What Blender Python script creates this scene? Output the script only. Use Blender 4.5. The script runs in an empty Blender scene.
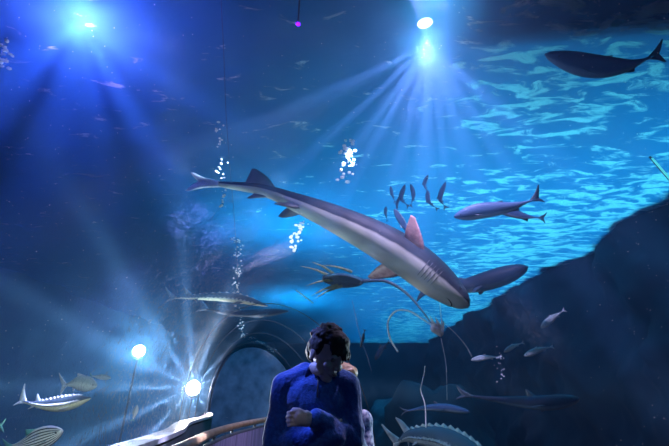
import bpy, bmesh, math, random
from mathutils import Vector, Matrix, noise
from math import radians as R, sin, cos, pi

SC = bpy.context.scene
COL = SC.collection
random.seed(7)

# ------------------------------------------------------------------ camera
FPX = 371.0
TILT = R(25.5)
CAM = Vector((0, 0, 1.3))
cd = bpy.data.cameras.new('camera')
cd.sensor_width = 36; cd.lens = 36 * FPX / 669
cd.clip_start = 0.05; cd.clip_end = 200
cam = bpy.data.objects.new('camera', cd); COL.objects.link(cam)
cam.location = CAM; cam.rotation_euler = (R(90) + TILT, 0, 0)
SC.camera = cam
XR = Vector((1, 0, 0)); UP = Vector((0, -sin(TILT), cos(TILT))); FW = Vector((0, cos(TILT), sin(TILT)))

def W(px, py, d):
    """world point at distance d in the direction of a pixel of the photograph"""
    v = XR * (px - 334.5) + UP * (223 - py) + FW * FPX
    return CAM + v.normalized() * d

# ------------------------------------------------------------------ world, exposure
SC.view_settings.view_transform = 'Standard'; SC.view_settings.look = 'None'
SC.view_settings.gamma = 1; SC.view_settings.exposure = 0.1
SC.view_settings.use_curve_mapping = False
cy = SC.cycles
cy.volume_bounces = 0; cy.transparent_max_bounces = 24; cy.max_bounces = 6
cy.sample_clamp_indirect = 3; cy.caustics_reflective = False; cy.caustics_refractive = False
SC.world = bpy.data.worlds.new('world'); SC.world.use_nodes = True
bg = SC.world.node_tree.nodes['Background']
bg.inputs[0].default_value = (0.10, 0.42, 0.95, 1); bg.inputs[1].default_value = 0.28

SURF = 4.8      # height of the water surface

def light(kind, name, loc, energy, color, target=None, rays=0.0, rscale=6.0, label=None, **kw):
    d = bpy.data.lights.new(name, kind); d.energy = energy; d.color = color
    for k, v in kw.items(): setattr(d, k, v)
    o = bpy.data.objects.new(name, d); COL.objects.link(o); o.location = loc
    if target is not None:
        o.rotation_euler = (Vector(target) - Vector(loc)).to_track_quat('-Z', 'Y').to_euler()
    if rays:
        d.use_nodes = True; nt = d.node_tree; em = nt.nodes['Emission']
        tc = nt.nodes.new('ShaderNodeTexCoord')
        no = nt.nodes.new('ShaderNodeTexNoise'); no.inputs['Scale'].default_value = rscale; no.inputs['Detail'].default_value = 1
        mr = nt.nodes.new('ShaderNodeMapRange')
        mr.inputs['From Min'].default_value = 0.42; mr.inputs['From Max'].default_value = 0.66
        mr.inputs['To Min'].default_value = 1 - rays; mr.inputs['To Max'].default_value = 1 + rays * 1.8
        nt.links.new(tc.outputs['Normal'], no.inputs['Vector'])
        nt.links.new(no.outputs['Fac'], mr.inputs['Value'])
        nt.links.new(mr.outputs['Result'], em.inputs['Strength'])
    return o

# daylight through the skylight over the right half of the tank
light('SUN', 'sun', (10, 10, 12), 7.5, (0.10, 0.72, 1.0), target=(0.5, 10.5, 0), angle=R(50))
# tank lamps over the surface
def fanned(o, scale, lo, hi, dim, gain):
    """shafts of light fanning out round the axis of the lamp, as the rippled surface lets them through"""
    o.data.use_nodes = True; nt = o.data.node_tree; N = nt.nodes.new; L = nt.links.new
    tc = N('ShaderNodeTexCoord'); mv = N('ShaderNodeVectorMath'); mv.operation = 'MULTIPLY'; mv.inputs[1].default_value = (1, 1, 0)
    L(tc.outputs['Normal'], mv.inputs[0]); nv = N('ShaderNodeVectorMath'); nv.operation = 'NORMALIZE'; L(mv.outputs[0], nv.inputs[0])
    no = N('ShaderNodeTexNoise'); no.inputs['Scale'].default_value = scale; no.inputs['Detail'].default_value = 2; L(nv.outputs[0], no.inputs['Vector'])
    mr = N('ShaderNodeMapRange'); mr.interpolation_type = 'SMOOTHSTEP'; mr.inputs['From Min'].default_value = lo; mr.inputs['From Max'].default_value = hi
    mr.inputs['To Min'].default_value = dim; mr.inputs['To Max'].default_value = gain
    L(no.outputs['Fac'], mr.inputs['Value']); L(mr.outputs[0], nt.nodes['Emission'].inputs['Strength'])
l = light('SPOT', 'tank_spotlight_beam', (1.0, 2.75, 4.70), 90, (1.0, 0.62, 1.0), target=(.6, 1.2, 1.3),
      spot_size=R(172), spot_blend=.7, shadow_soft_size=.03)
fanned(l, 9, .47, .60, .12, 3.4)
l = light('SPOT', 'tank_spotlight_beam', (-2.55, 2.5, 4.70), 260, (0.10, 0.17, 1.0), target=(-1.4, 1.2, 1.3),
      spot_size=R(165), spot_blend=.8, shadow_soft_size=.03)
fanned(l, 7, .45, .62, .3, 2.6)
light('SPOT', 'tank_spotlight_beam', (1.0, 2.75, 4.70), 750, (1.0, 0.60, 1.0), target=(1.3, 4.7, 1.5), spot_size=R(120), spot_blend=1, shadow_soft_size=.03)
# narrow spots added under the two tank lamps to draw their shafts
for px, py, sz, en in ((338, 88, 5, 1500), (356, 112, 4, 1900), (352, 150, 6, 1300), (382, 128, 5, 1700), (398, 165, 6, 1200), (424, 160, 8, 1100), (447, 168, 5, 1300), (470, 160, 7, 1200), (498, 150, 6, 1300), (520, 128, 8, 1000)):
    light('SPOT', 'added_shaft_spot', (1.0, 2.75, 4.70), en * 5.2, (0.78, 0.62, 1.0), target=W(px, py, 3.5), spot_size=R(sz), spot_blend=.8, shadow_soft_size=.02)
for px, py, sz, en in ((60, 110, 9, 500), (92, 125, 7, 650), (125, 105, 5, 900), (150, 130, 6, 700), (190, 95, 7, 600), (30, 60, 8, 500)):
    light('SPOT', 'added_shaft_spot', (-2.55, 2.5, 4.70), en * 3.0, (0.22, 0.27, 1.0), target=W(px, py, 3.2), spot_size=R(sz), spot_blend=.8, shadow_soft_size=.02)
for tx, sz, en in ((W(348, 161, 5.2), 7, 9000), (W(222, 165, 5.0), 7, 5000)):  # extra narrow spots added to whiten two bubble clusters
    light('SPOT', 'added_shaft_spot', (1.0, 2.75, 4.70), en, (0.9, 0.85, 1.0), target=tx, spot_size=R(sz), spot_blend=.6, shadow_soft_size=.02)
light('POINT', 'lamp_head_glow', (1.0, 2.75, 5.10), 160, (1.0, 0.50, 1.0), shadow_soft_size=.05)
light('POINT', 'lamp_head_glow', (-2.55, 2.5, 5.10), 110, (1.0, 0.32, 1.0), shadow_soft_size=.05)
# unseen fill spots added to brighten the middle of the tank
light('SPOT', 'added_mid_fill', (-1.0, 7.5, 6.45), 420, (0.03, 0.60, 0.9), target=(-1.0, 8.0, 0), spot_size=R(150), spot_blend=.8, shadow_soft_size=.1)
light('SPOT', 'added_mid_fill', (-1.5, 14, 6.45), 600, (0.03, 0.66, 0.9), target=(-1.0, 15.0, 0), spot_size=R(150), spot_blend=.8, shadow_soft_size=.1)
# lamps in and beside the tunnel
LAMP1 = W(139, 351, 4.95)
LAMP2 = W(193, 388, 8.05)
def put_starburst(o, n, base, gain):
    """the light leaves the lamp between the spokes of its round guard"""
    nt = o.data.node_tree; N = nt.nodes.new; L = nt.links.new
    tc = N('ShaderNodeTexCoord'); sp = N('ShaderNodeSeparateXYZ'); L(tc.outputs['Normal'], sp.inputs[0])
    at = N('ShaderNodeMath'); at.operation = 'ARCTAN2'; L(sp.outputs['Y'], at.inputs[0]); L(sp.outputs['X'], at.inputs[1])
    mu = N('ShaderNodeMath'); mu.operation = 'MULTIPLY'; mu.inputs[1].default_value = n / 2; L(at.outputs[0], mu.inputs[0])
    co = N('ShaderNodeMath'); co.operation = 'COSINE'; L(mu.outputs[0], co.inputs[0])
    ab = N('ShaderNodeMath'); ab.operation = 'ABSOLUTE'; L(co.outputs[0], ab.inputs[0])
    pw = N('ShaderNodeMath'); pw.operation = 'POWER'; pw.inputs[1].default_value = 14; L(ab.outputs[0], pw.inputs[0])
    ma = N('ShaderNodeMath'); ma.operation = 'MULTIPLY_ADD'; ma.inputs[1].default_value = gain; ma.inputs[2].default_value = base; L(pw.outputs[0], ma.inputs[0])
    L(ma.outputs[0], nt.nodes['Emission'].inputs['Strength'])
l = light('POINT', 'flood_lamp_glow', LAMP1 + (CAM - LAMP1).normalized() * .1, 120, (0.85, 0.93, 1.0), rays=.5, rscale=8, target=CAM, shadow_soft_size=.02)
l = light('POINT', 'flood_lamp_glow', LAMP2 + (CAM - LAMP2).normalized() * .12, 300, (1.0, 0.70, 0.66), rays=.5, target=CAM, shadow_soft_size=.02)
put_starburst(l, 14, .6, 3.0)
# unseen fill behind the camera, and spots added inside the tunnel
light('AREA', 'added_front_fill', (1.0, -2.6, 2.3), 7, (0.25, 0.42, 1.0), target=(0, 2, 1.2), size=.7)  # unseen fill added to light the visitors from the front
light('SPOT', 'added_tunnel_spot', (-.78, 2.75, 1.45), 80, (0.8, 0.9, 1.0), target=(-.2, 2.0, 1.3), spot_size=R(45), spot_blend=.5, shadow_soft_size=.02)  # added rim light along the man's left outline
light('SPOT', 'added_tunnel_spot', (1.2, 3.1, 1.5), 80, (0.6, 0.85, 1.0), target=(0.0, 2.0, 1.3), spot_size=R(35), spot_blend=.5, shadow_soft_size=.02)  # added rim light along the man's right outline
light('SPOT', 'added_tank_spot', (-.2, .3, 2.1), 190, (0.9, 0.95, 0.85), target=(-1.5, 2.15, 1.15), spot_size=R(36), spot_blend=.8, shadow_soft_size=.05)  # unseen spot added to brighten the fish at lower left
light('SPOT', 'added_tank_spot', (1.5, 2.2, 2.0), 45, (0.75, 0.95, 1.0), target=(1.3, 5.0, .7), spot_size=R(32), spot_blend=.8, shadow_soft_size=.05)  # unseen spot added to brighten the spotted sturgeon
light('SPOT', 'added_tunnel_spot', (-1.0, 6.6, 2.1), 14, (0.45, 0.7, 1.0), target=(-1.5, 9.0, 1.2), spot_size=R(110), spot_blend=.9, shadow_soft_size=.05)  # unseen spot added to lighten the tunnel end
light('SPOT', 'added_tank_spot', (-.3, 2.4, 2.0), 420, (1.0, 0.95, 0.9), target=W(297, 237, 4.7), spot_size=R(11), spot_blend=.6, shadow_soft_size=.02)  # added to whiten the bubbles under the large shark
light('SPOT', 'added_tank_spot', (.3, 1.9, 2.15), 38, (1.0, 0.90, 0.72), target=(.2, 3.8, 2.95), spot_size=R(110), spot_blend=.8, shadow_soft_size=.05)  # warm uplight added for the belly and fins of the large shark
light('SPOT', 'added_tunnel_spot', (-.5, 1.15, 2.1), 6, (0.75, 0.8, 1.0), target=(-.15, 1.75, 1.22), spot_size=R(26), spot_blend=.8, shadow_soft_size=.03)  # added to pick out the man's pale hand
light('SPOT', 'added_tunnel_spot', (.6, 3.2, 2.05), 25, (0.72, 0.62, 1.0), target=(-.82, 3.8, .9), spot_size=R(60), spot_blend=.8, shadow_soft_size=.03)  # violet spot added to light the barrier panels

# ------------------------------------------------------------------ tags
def tag(o, label=None, cat=None, group=None, kind=None):
    if label: o['label'] = label
    if cat: o['category'] = cat
    if group: o['group'] = group
    if kind: o['kind'] = kind
    return o

def empty(name, loc, label=None, cat=None, group=None):
    o = bpy.data.objects.new(name, None); COL.objects.link(o); o.location = loc
    o.empty_display_size = .05
    return tag(o, label, cat, group)

def link(name, bm, mat, parent=None, smooth=True):
    bmesh.ops.recalc_face_normals(bm, faces=bm.faces)
    me = bpy.data.meshes.new(name); bm.to_mesh(me); bm.free()
    if smooth:
        for p in me.polygons: p.use_smooth = True
    me.materials.append(mat)
    o = bpy.data.objects.new(name, me); COL.objects.link(o)
    if parent: o.parent = parent
    return o

# ------------------------------------------------------------------ materials
MATS = {}
def newmat(name):
    m = bpy.data.materials.new(name); m.use_nodes = True
    nt = m.node_tree; b = nt.nodes['Principled BSDF']
    return m, nt, b

def mottled(name, c1, c2, scale=8, rough=.6, metal=0, bump=0.0, coord='Object', spec=.5, detail=5):
    m, nt, b = newmat(name)
    tc = nt.nodes.new('ShaderNodeTexCoord'); no = nt.nodes.new('ShaderNodeTexNoise')
    no.inputs['Scale'].default_value = scale; no.inputs['Detail'].default_value = detail
    cr = nt.nodes.new('ShaderNodeValToRGB')
    cr.color_ramp.elements[0].position = .35; cr.color_ramp.elements[1].position = .65
    cr.color_ramp.elements[0].color = (*c1, 1); cr.color_ramp.elements[1].color = (*c2, 1)
    L = nt.links.new
    L(tc.outputs[coord], no.inputs['Vector']); L(no.outputs['Fac'], cr.inputs['Fac']); L(cr.outputs['Color'], b.inputs['Base Color'])
    b.inputs['Roughness'].default_value = rough; b.inputs['Metallic'].default_value = metal
    b.inputs['Specular IOR Level'].default_value = spec
    if bump:
        bp = nt.nodes.new('ShaderNodeBump'); bp.inputs['Strength'].default_value = bump; bp.inputs['Distance'].default_value = .02
        L(no.outputs['Fac'], bp.inputs['Height']); L(bp.outputs['Normal'], b.inputs['Normal'])
    return m

def emit(name, color, strength):
    m, nt, b = newmat(name)
    b.inputs['Emission Color'].default_value = (*color, 1); b.inputs['Emission Strength'].default_value = strength
    b.inputs['Base Color'].default_value = (*color, 1)
    return m

def fishmat(name, belly, back, lo=.4, hi=.6, stripes=None, rough=.38, nscale=14, namp=.12):
    """back and belly colours of the skin, from UV (u along the body, v belly to back)"""
    m, nt, b = newmat(name); L = nt.links.new
    uv = nt.nodes.new('ShaderNodeUVMap'); sep = nt.nodes.new('ShaderNodeSeparateXYZ'); L(uv.outputs['UV'], sep.inputs[0])
    tc = nt.nodes.new('ShaderNodeTexCoord'); no = nt.nodes.new('ShaderNodeTexNoise')
    no.inputs['Scale'].default_value = nscale; no.inputs['Detail'].default_value = 5; L(tc.outputs['Object'], no.inputs['Vector'])
    ma = nt.nodes.new('ShaderNodeMath'); ma.operation = 'MULTIPLY_ADD'
    ma.inputs[1].default_value = namp; L(no.outputs['Fac'], ma.inputs[0]); L(sep.outputs['Y'], ma.inputs[2])
    mr = nt.nodes.new('ShaderNodeMapRange'); mr.interpolation_type = 'SMOOTHSTEP'
    mr.inputs['From Min'].default_value = lo + namp / 2; mr.inputs['From Max'].default_value = hi + namp / 2
    L(ma.outputs[0], mr.inputs['Value'])
    mx = nt.nodes.new('ShaderNodeMix'); mx.data_type = 'RGBA'
    mx.inputs['A'].default_value = (*belly, 1); mx.inputs['B'].default_value = (*back, 1)
    L(mr.outputs['Result'], mx.inputs['Factor']); out = mx.outputs['Result']
    if stripes:
        wv = nt.nodes.new('ShaderNodeMath'); wv.operation = 'MULTIPLY'; wv.inputs[1].default_value = stripes * 2 * pi
        L(sep.outputs['Y'], wv.inputs[0])
        sn = nt.nodes.new('ShaderNodeMath'); sn.operation = 'SINE'; L(wv.outputs[0], sn.inputs[0])
        m2 = nt.nodes.new('ShaderNodeMapRange'); m2.inputs['From Min'].default_value = .1; m2.inputs['From Max'].default_value = .5
        L(sn.outputs[0], m2.inputs['Value'])
        mx2 = nt.nodes.new('ShaderNodeMix'); mx2.data_type = 'RGBA'; mx2.inputs['B'].default_value = (.02, .03, .04, 1)
        L(out, mx2.inputs['A']); L(m2.outputs['Result'], mx2.inputs['Factor']); out = mx2.outputs['Result']
    L(out, b.inputs['Base Color']); b.inputs['Roughness'].default_value = rough + .15; b.inputs['Specular IOR Level'].default_value = .2
    return m

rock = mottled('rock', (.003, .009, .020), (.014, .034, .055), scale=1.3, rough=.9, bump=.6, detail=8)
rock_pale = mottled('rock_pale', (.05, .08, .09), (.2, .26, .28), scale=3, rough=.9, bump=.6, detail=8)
sandm = mottled('sand', (.015, .025, .03), (.05, .06, .065), scale=3, rough=1)
concrete = mottled('concrete', (.02, .025, .03), (.04, .05, .06), scale=2, rough=.9)
floorm = mottled('tunnel_floor_rubber', (.02, .02, .025), (.04, .04, .05), scale=30, rough=.7)
metal = mottled('brushed_metal', (.45, .46, .5), (.6, .62, .66), scale=20, rough=.3, metal=.9)
white_metal = mottled('white_metal', (.6, .62, .65), (.8, .82, .85), scale=20, rough=.35)
dark_metal = mottled('dark_metal', (.03, .035, .04), (.07, .08, .09), scale=10, rough=.5)
trimm = mottled('grey_trim', (.22, .23, .25), (.32, .33, .36), scale=20, rough=.5)
endm = mottled('painted_haze_wall', (.05, .10, .17), (.12, .20, .32), scale=3.5, rough=.8, bump=.5, detail=8)  # teal mottling stands in for the murky haze and dim rock beyond
streak_green = mottled('reflected_streak_green', (.05, .07, .05), (.35, .42, .12), scale=3, rough=.8)  # yellow-green put into the beam colour for streaks reflected on the ripples
woodm = mottled('handrail_wood', (.16, .10, .05), (.3, .2, .1), scale=12, rough=.35)

def panel_mat():
    m, nt, b = newmat('ribbed_panel'); L = nt.links.new
    tc = nt.nodes.new('ShaderNodeTexCoord'); mp = nt.nodes.new('ShaderNodeMapping'); mp.inputs['Scale'].default_value = (40, 40, 1.2)
    no = nt.nodes.new('ShaderNodeTexNoise'); no.inputs['Scale'].default_value = 1; no.inputs['Detail'].default_value = 3
    cr = nt.nodes.new('ShaderNodeValToRGB'); cr.color_ramp.elements[0].color = (.08, .07, .13, 1); cr.color_ramp.elements[1].color = (.30, .27, .42, 1)
    cr.color_ramp.elements[0].position = .3; cr.color_ramp.elements[1].position = .7
    L(tc.outputs['Object'], mp.inputs[0]); L(mp.outputs[0], no.inputs['Vector']); L(no.outputs['Fac'], cr.inputs[0]); L(cr.outputs[0], b.inputs['Base Color'])
    b.inputs['Roughness'].default_value = .5
    return m
panelm = panel_mat()

def acrylic_mat():
    m, nt, b = newmat('scratched_acrylic'); L = nt.links.new
    nt.nodes.remove(b); out = nt.nodes['Material Output']
    tr = nt.nodes.new('ShaderNodeBsdfTransparent'); tr.inputs[0].default_value = (.97, .985, .99, 1)
    gl = nt.nodes.new('ShaderNodeBsdfGlossy'); gl.inputs['Roughness'].default_value = .08
    tl = nt.nodes.new('ShaderNodeBsdfTranslucent'); tl.inputs[0].default_value = (.9, .92, .95, 1)
    lw = nt.nodes.new('ShaderNodeLayerWeight'); pw = nt.nodes.new('ShaderNodeMath'); pw.operation = 'POWER'; pw.inputs[1].default_value = 4
    L(lw.outputs['Facing'], pw.inputs[0]); fr = nt.nodes.new('ShaderNodeMath'); fr.operation = 'MULTIPLY_ADD'; fr.inputs[1].default_value = .22; fr.inputs[2].default_value = .015
    L(pw.outputs[0], fr.inputs[0])
    mg = nt.nodes.new('ShaderNodeMixShader'); L(fr.outputs[0], mg.inputs[0]); L(tr.outputs[0], mg.inputs[1]); L(gl.outputs[0], mg.inputs[2])
    uv = nt.nodes.new('ShaderNodeUVMap')
    prev = None
    for ang, sc in ((25, 150), (48, 170), (70, 140), (100, 160), (140, 150)):
        mp = nt.nodes.new('ShaderNodeMapping'); mp.inputs['Rotation'].default_value = (0, 0, R(ang)); mp.inputs['Scale'].default_value = (1, 1, 1)
        L(uv.outputs[0], mp.inputs[0])
        m2 = nt.nodes.new('ShaderNodeMapping'); m2.inputs['Scale'].default_value = (16, sc * 1.3, 1); m2.inputs['Location'].default_value = (ang, 3 * ang, 0)
        L(mp.outputs[0], m2.inputs[0])
        no = nt.nodes.new('ShaderNodeTexNoise'); no.inputs['Scale'].default_value = 1; no.inputs['Detail'].default_value = 1.5
        L(m2.outputs[0], no.inputs['Vector'])
        if prev is None: prev = no.outputs['Fac']
        else:
            mxn = nt.nodes.new('ShaderNodeMath'); mxn.operation = 'MAXIMUM'; L(prev, mxn.inputs[0]); L(no.outputs['Fac'], mxn.inputs[1]); prev = mxn.outputs[0]
    mr = nt.nodes.new('ShaderNodeMapRange'); mr.inputs['From Min'].default_value = .65; mr.inputs['From Max'].default_value = .72
    mr.inputs['To Max'].default_value = .5; mr.inputs['To Min'].default_value = 0.0015
    L(prev, mr.inputs['Value'])
    sp = nt.nodes.new('ShaderNodeSeparateXYZ'); L(uv.outputs[0], sp.inputs[0])
    wr = nt.nodes.new('ShaderNodeMapRange'); wr.inputs['From Min'].default_value = 1.1; wr.inputs['From Max'].default_value = 2.0
    wr.inputs['To Min'].default_value = 1.0; wr.inputs['To Max'].default_value = .02; L(sp.outputs['Y'], wr.inputs['Value'])
    wu = nt.nodes.new('ShaderNodeMapRange'); wu.inputs['From Min'].default_value = 5.7; wu.inputs['From Max'].default_value = 7.0
    wu.inputs['To Min'].default_value = .08; wu.inputs['To Max'].default_value = 1.0; L(sp.outputs['X'], wu.inputs['Value'])
    wf = nt.nodes.new('ShaderNodeMapRange'); wf.inputs['From Min'].default_value = 8.8; wf.inputs['From Max'].default_value = 10.2; wf.inputs['To Min'].default_value = 1; wf.inputs['To Max'].default_value = .1; L(sp.outputs['X'], wf.inputs['Value'])
    wg = nt.nodes.new('ShaderNodeMath'); wg.operation = 'MULTIPLY'; L(wu.outputs[0], wg.inputs[0]); L(wf.outputs[0], wg.inputs[1]); wu = wg
    wm = nt.nodes.new('ShaderNodeMath'); wm.operation = 'MULTIPLY'; L(wr.outputs[0], wm.inputs[0]); L(wu.outputs[0], wm.inputs[1]); wr = wm
    mw = nt.nodes.new('ShaderNodeMath'); mw.operation = 'MULTIPLY'; L(mr.outputs['Result'], mw.inputs[0]); L(wr.outputs[0], mw.inputs[1])
    ms = nt.nodes.new('ShaderNodeMixShader'); L(mw.outputs[0], ms.inputs[0]); L(mg.outputs[0], ms.inputs[1]); L(tl.outputs[0], ms.inputs[2])
    L(ms.outputs[0], out.inputs['Surface'])
    return m
acrylic = acrylic_mat()

def surface_mat():
    m, nt, b = newmat('rippled_water_surface'); L = nt.links.new
    nt.nodes.remove(b); out = nt.nodes['Material Output']
    N = nt.nodes.new
    tc = N('ShaderNodeTexCoord')
    # ripple crests with painted highlights, stretched across the tank
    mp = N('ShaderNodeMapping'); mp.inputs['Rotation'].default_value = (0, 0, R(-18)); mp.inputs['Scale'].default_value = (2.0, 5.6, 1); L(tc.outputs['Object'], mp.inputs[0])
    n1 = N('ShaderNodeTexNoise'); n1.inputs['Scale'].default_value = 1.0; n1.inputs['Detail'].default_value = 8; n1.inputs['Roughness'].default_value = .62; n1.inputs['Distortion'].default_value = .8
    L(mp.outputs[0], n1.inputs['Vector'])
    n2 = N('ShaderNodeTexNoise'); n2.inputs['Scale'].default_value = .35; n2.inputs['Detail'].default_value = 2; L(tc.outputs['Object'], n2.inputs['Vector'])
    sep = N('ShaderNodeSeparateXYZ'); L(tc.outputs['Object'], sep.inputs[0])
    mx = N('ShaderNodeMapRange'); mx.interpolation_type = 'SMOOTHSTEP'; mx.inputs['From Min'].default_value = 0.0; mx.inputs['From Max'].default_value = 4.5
    mx.inputs['To Min'].default_value = -.05; mx.inputs['To Max'].default_value = .10; L(sep.outputs['X'], mx.inputs['Value'])  # painted highlights get denser towards the bright right side
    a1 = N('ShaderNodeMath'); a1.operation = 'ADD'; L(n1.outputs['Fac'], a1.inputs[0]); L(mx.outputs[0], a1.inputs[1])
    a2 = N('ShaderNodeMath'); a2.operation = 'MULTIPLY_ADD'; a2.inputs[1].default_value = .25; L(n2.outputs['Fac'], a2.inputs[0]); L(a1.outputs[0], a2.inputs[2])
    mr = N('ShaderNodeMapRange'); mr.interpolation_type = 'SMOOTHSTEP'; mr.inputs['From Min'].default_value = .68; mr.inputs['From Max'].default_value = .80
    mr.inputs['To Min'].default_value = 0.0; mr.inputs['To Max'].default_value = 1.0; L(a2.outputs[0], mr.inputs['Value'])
    tr = N('ShaderNodeBsdfTransparent'); tr.inputs[0].default_value = (.75, .92, 1, 1)
    base = N('ShaderNodeBsdfTranslucent'); base.inputs[0].default_value = (.06, .36, .68, 1)
    crest_glint = N('ShaderNodeBsdfTranslucent'); crest_glint.inputs[0].default_value = (.8, .93, .95, 1)  # pale colour of the highlights painted into the surface
    gl = N('ShaderNodeBsdfGlossy'); gl.inputs['Roughness'].default_value = .15; gl.inputs[0].default_value = (.7, .85, 1, 1)
    bp = N('ShaderNodeBump'); bp.inputs['Strength'].default_value = .8; bp.inputs['Distance'].default_value = .15; L(n1.outputs['Fac'], bp.inputs['Height'])
    L(bp.outputs[0], gl.inputs['Normal'])
    s1 = N('ShaderNodeMixShader'); s1.inputs[0].default_value = .72; L(tr.outputs[0], s1.inputs[1]); L(base.outputs[0], s1.inputs[2])
    s2 = N('ShaderNodeMixShader'); L(mr.outputs[0], s2.inputs[0]); L(s1.outputs[0], s2.inputs[1]); L(crest_glint.outputs[0], s2.inputs[2])
    s3 = N('ShaderNodeMixShader'); s3.inputs[0].default_value = .10; L(s2.outputs[0], s3.inputs[1]); L(gl.outputs[0], s3.inputs[2])
    L(s3.outputs[0], out.inputs['Surface'])
    return m

def water_mat():
    m, nt, b = newmat('sea_water'); nt.nodes.remove(b); out = nt.nodes['Material Output']; L = nt.links.new
    s = nt.nodes.new('ShaderNodeVolumeScatter'); s.inputs['Color'].default_value = (.20, .50, 1, 1); s.inputs['Density'].default_value = .045; s.inputs['Anisotropy'].default_value = .6
    a = nt.nodes.new('ShaderNodeVolumeAbsorption'); a.inputs['Color'].default_value = (.0, .60, .88, 1); a.inputs['Density'].default_value = .12
    ad = nt.nodes.new('ShaderNodeAddShader'); L(s.outputs[0], ad.inputs[0]); L(a.outputs[0], ad.inputs[1]); L(ad.outputs[0], out.inputs['Volume'])
    return m

# ------------------------------------------------------------------ shape helpers
def box(bm, lo, hi):
    r = bmesh.ops.create_cube(bm, size=1)
    for v in r['verts']:
        v.co = Vector((lo[i] + (v.co[i] + .5) * (hi[i] - lo[i]) for i in range(3)))
    return r['verts']

def frame(d, hint=Vector((0, 0, 1))):
    d = d.normalized(); s = d.cross(hint)
    if s.length < 1e-4: s = d.cross(Vector((1, 0, 0)))
    s.normalize(); return s, s.cross(d).normalized()

def smoothpts(pts, n=8):
    """Catmull-Rom through the points"""
    P = [Vector(p) for p in pts]
    if len(P) < 3: return [P[0].lerp(P[-1], i / n) for i in range(n + 1)]
    Q = [2 * P[0] - P[1]] + P + [2 * P[-1] - P[-2]]; out = []
    for i in range(1, len(Q) - 2):
        for k in range(n):
            t = k / n
            out.append(.5 * ((2 * Q[i]) + (Q[i + 1] - Q[i - 1]) * t + (2 * Q[i - 1] - 5 * Q[i] + 4 * Q[i + 1] - Q[i + 2]) * t * t
                       + (3 * Q[i] - Q[i - 1] - 3 * Q[i + 1] + Q[i + 2]) * t ** 3))
    out.append(P[-1]); return out

def tube(bm, pts, r, seg=10):
    """swept tube; r number or list"""
    n = len(pts); rings = []
    hint = Vector((0, 0, 1)); prev = None
    for i, p in enumerate(pts):
        d = (pts[min(i + 1, n - 1)] - pts[max(i - 1, 0)]).normalized()
        if prev is None: s, u = frame(d)
        else:
            s = (prev - d * prev.dot(d)).normalized(); u = s.cross(d)
        prev = s
        rr = r[i] if isinstance(r, (list, tuple)) else r
        rings.append([bm.verts.new(p + (s * cos(a) + u * sin(a)) * rr) for a in [2 * pi * k / seg for k in range(seg)]])
    for a, b in zip(rings, rings[1:]):
        for k in range(seg): bm.faces.new((a[k], a[(k + 1) % seg], b[(k + 1) % seg], b[k]))
    bm.faces.new(rings[0]); bm.faces.new(rings[-1][::-1])

def lathe(bm, prof, loc, axis, seg=24):
    """prof: list of (radius, height along axis)"""
    axis = Vector(axis).normalized(); s, u = frame(axis); rings = []
    for r, h in prof:
        rings.append([bm.verts.new(Vector(loc) + axis * h + (s * cos(a) + u * sin(a)) * max(r, 1e-4)) for a in [2 * pi * k / seg for k in range(seg)]])
    for a, b in zip(rings, rings[1:]):
        for k in range(seg): bm.faces.new((a[k], a[(k + 1) % seg], b[(k + 1) % seg], b[k]))
    bm.faces.new(rings[0]); bm.faces.new(rings[-1][::-1])

def blob(bm, c, r, rot=None, sub=2):
    x = bmesh.ops.create_icosphere(bm, subdivisions=sub, radius=1)
    M = Matrix.Translation(c) @ (rot.to_4x4() if rot else Matrix.Identity(4)) @ Matrix.Diagonal((*r, 1))
    bmesh.ops.transform(bm, matrix=M, verts=x['verts'])

def rock_wall(name, p0, p1, z0, z1, depth, amp=.5, seed=0, nu=90, nv=26, cap=True, mat=None, topamp=0.3):
    """a solid craggy wall from p0 to p1 (xy) whose face is displaced"""
    p0 = Vector((*p0, 0)); p1 = Vector((*p1, 0)); d = (p1 - p0); n = Vector((d.y, -d.x, 0)).normalized()
    bm = bmesh.new(); F = []; B = []
    for i in range(nu + 1):
        fr = []; 
        for j in range(nv + 1):
            t = i / nu; s = j / nv
            top = z1 + topamp * noise.fractal(Vector((t * d.length * .8, seed, 0)), 1, 2, 4)
            z = z0 + (top - z0) * s; q = p0 + d * t
            f = noise.fractal(Vector((q.x * .5 + seed, q.y * .5, z * .6)), 1, 2, 6)
            g = noise.fractal(Vector((q.x * 2 + seed, q.y * 2, z * 2)), 1, 2, 3) * .25
            co = q + n * ((f + g) * amp); co.z = z; fr.append(bm.verts.new(co))
        F.append(fr)
        t = i / nu; q = p0 + d * t - n * depth
        B.append([bm.verts.new((q.x, q.y, z0)), bm.verts.new((q.x, q.y, fr[-1].co.z))])
    for i in range(nu):
        for j in range(nv): bm.faces.new((F[i][j], F[i + 1][j], F[i + 1][j + 1], F[i][j + 1]))
        bm.faces.new((F[i][-1], F[i + 1][-1], B[i + 1][1], B[i][1]))
        bm.faces.new((B[i][0], B[i][1], B[i + 1][1], B[i + 1][0]))
        bm.faces.new((F[i][0], B[i][0], B[i + 1][0], F[i + 1][0]))
    for i in (0, nu): bm.faces.new(F[i] + [B[i][1], B[i][0]])
    return tag(link(name, bm, mat or rock), kind='structure')

# ------------------------------------------------------------------ the tank
FZ = -1.4
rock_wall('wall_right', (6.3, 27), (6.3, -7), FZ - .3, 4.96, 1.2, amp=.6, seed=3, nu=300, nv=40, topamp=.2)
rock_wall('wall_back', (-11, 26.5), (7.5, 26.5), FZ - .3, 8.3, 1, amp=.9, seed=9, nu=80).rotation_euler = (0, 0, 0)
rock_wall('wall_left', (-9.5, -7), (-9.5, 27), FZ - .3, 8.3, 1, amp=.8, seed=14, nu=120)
rock_wall('wall_front', (7.5, -6.5), (-10.5, -6.5), FZ - .3, 8.3, 1, amp=.3, seed=21, nu=60)

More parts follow.
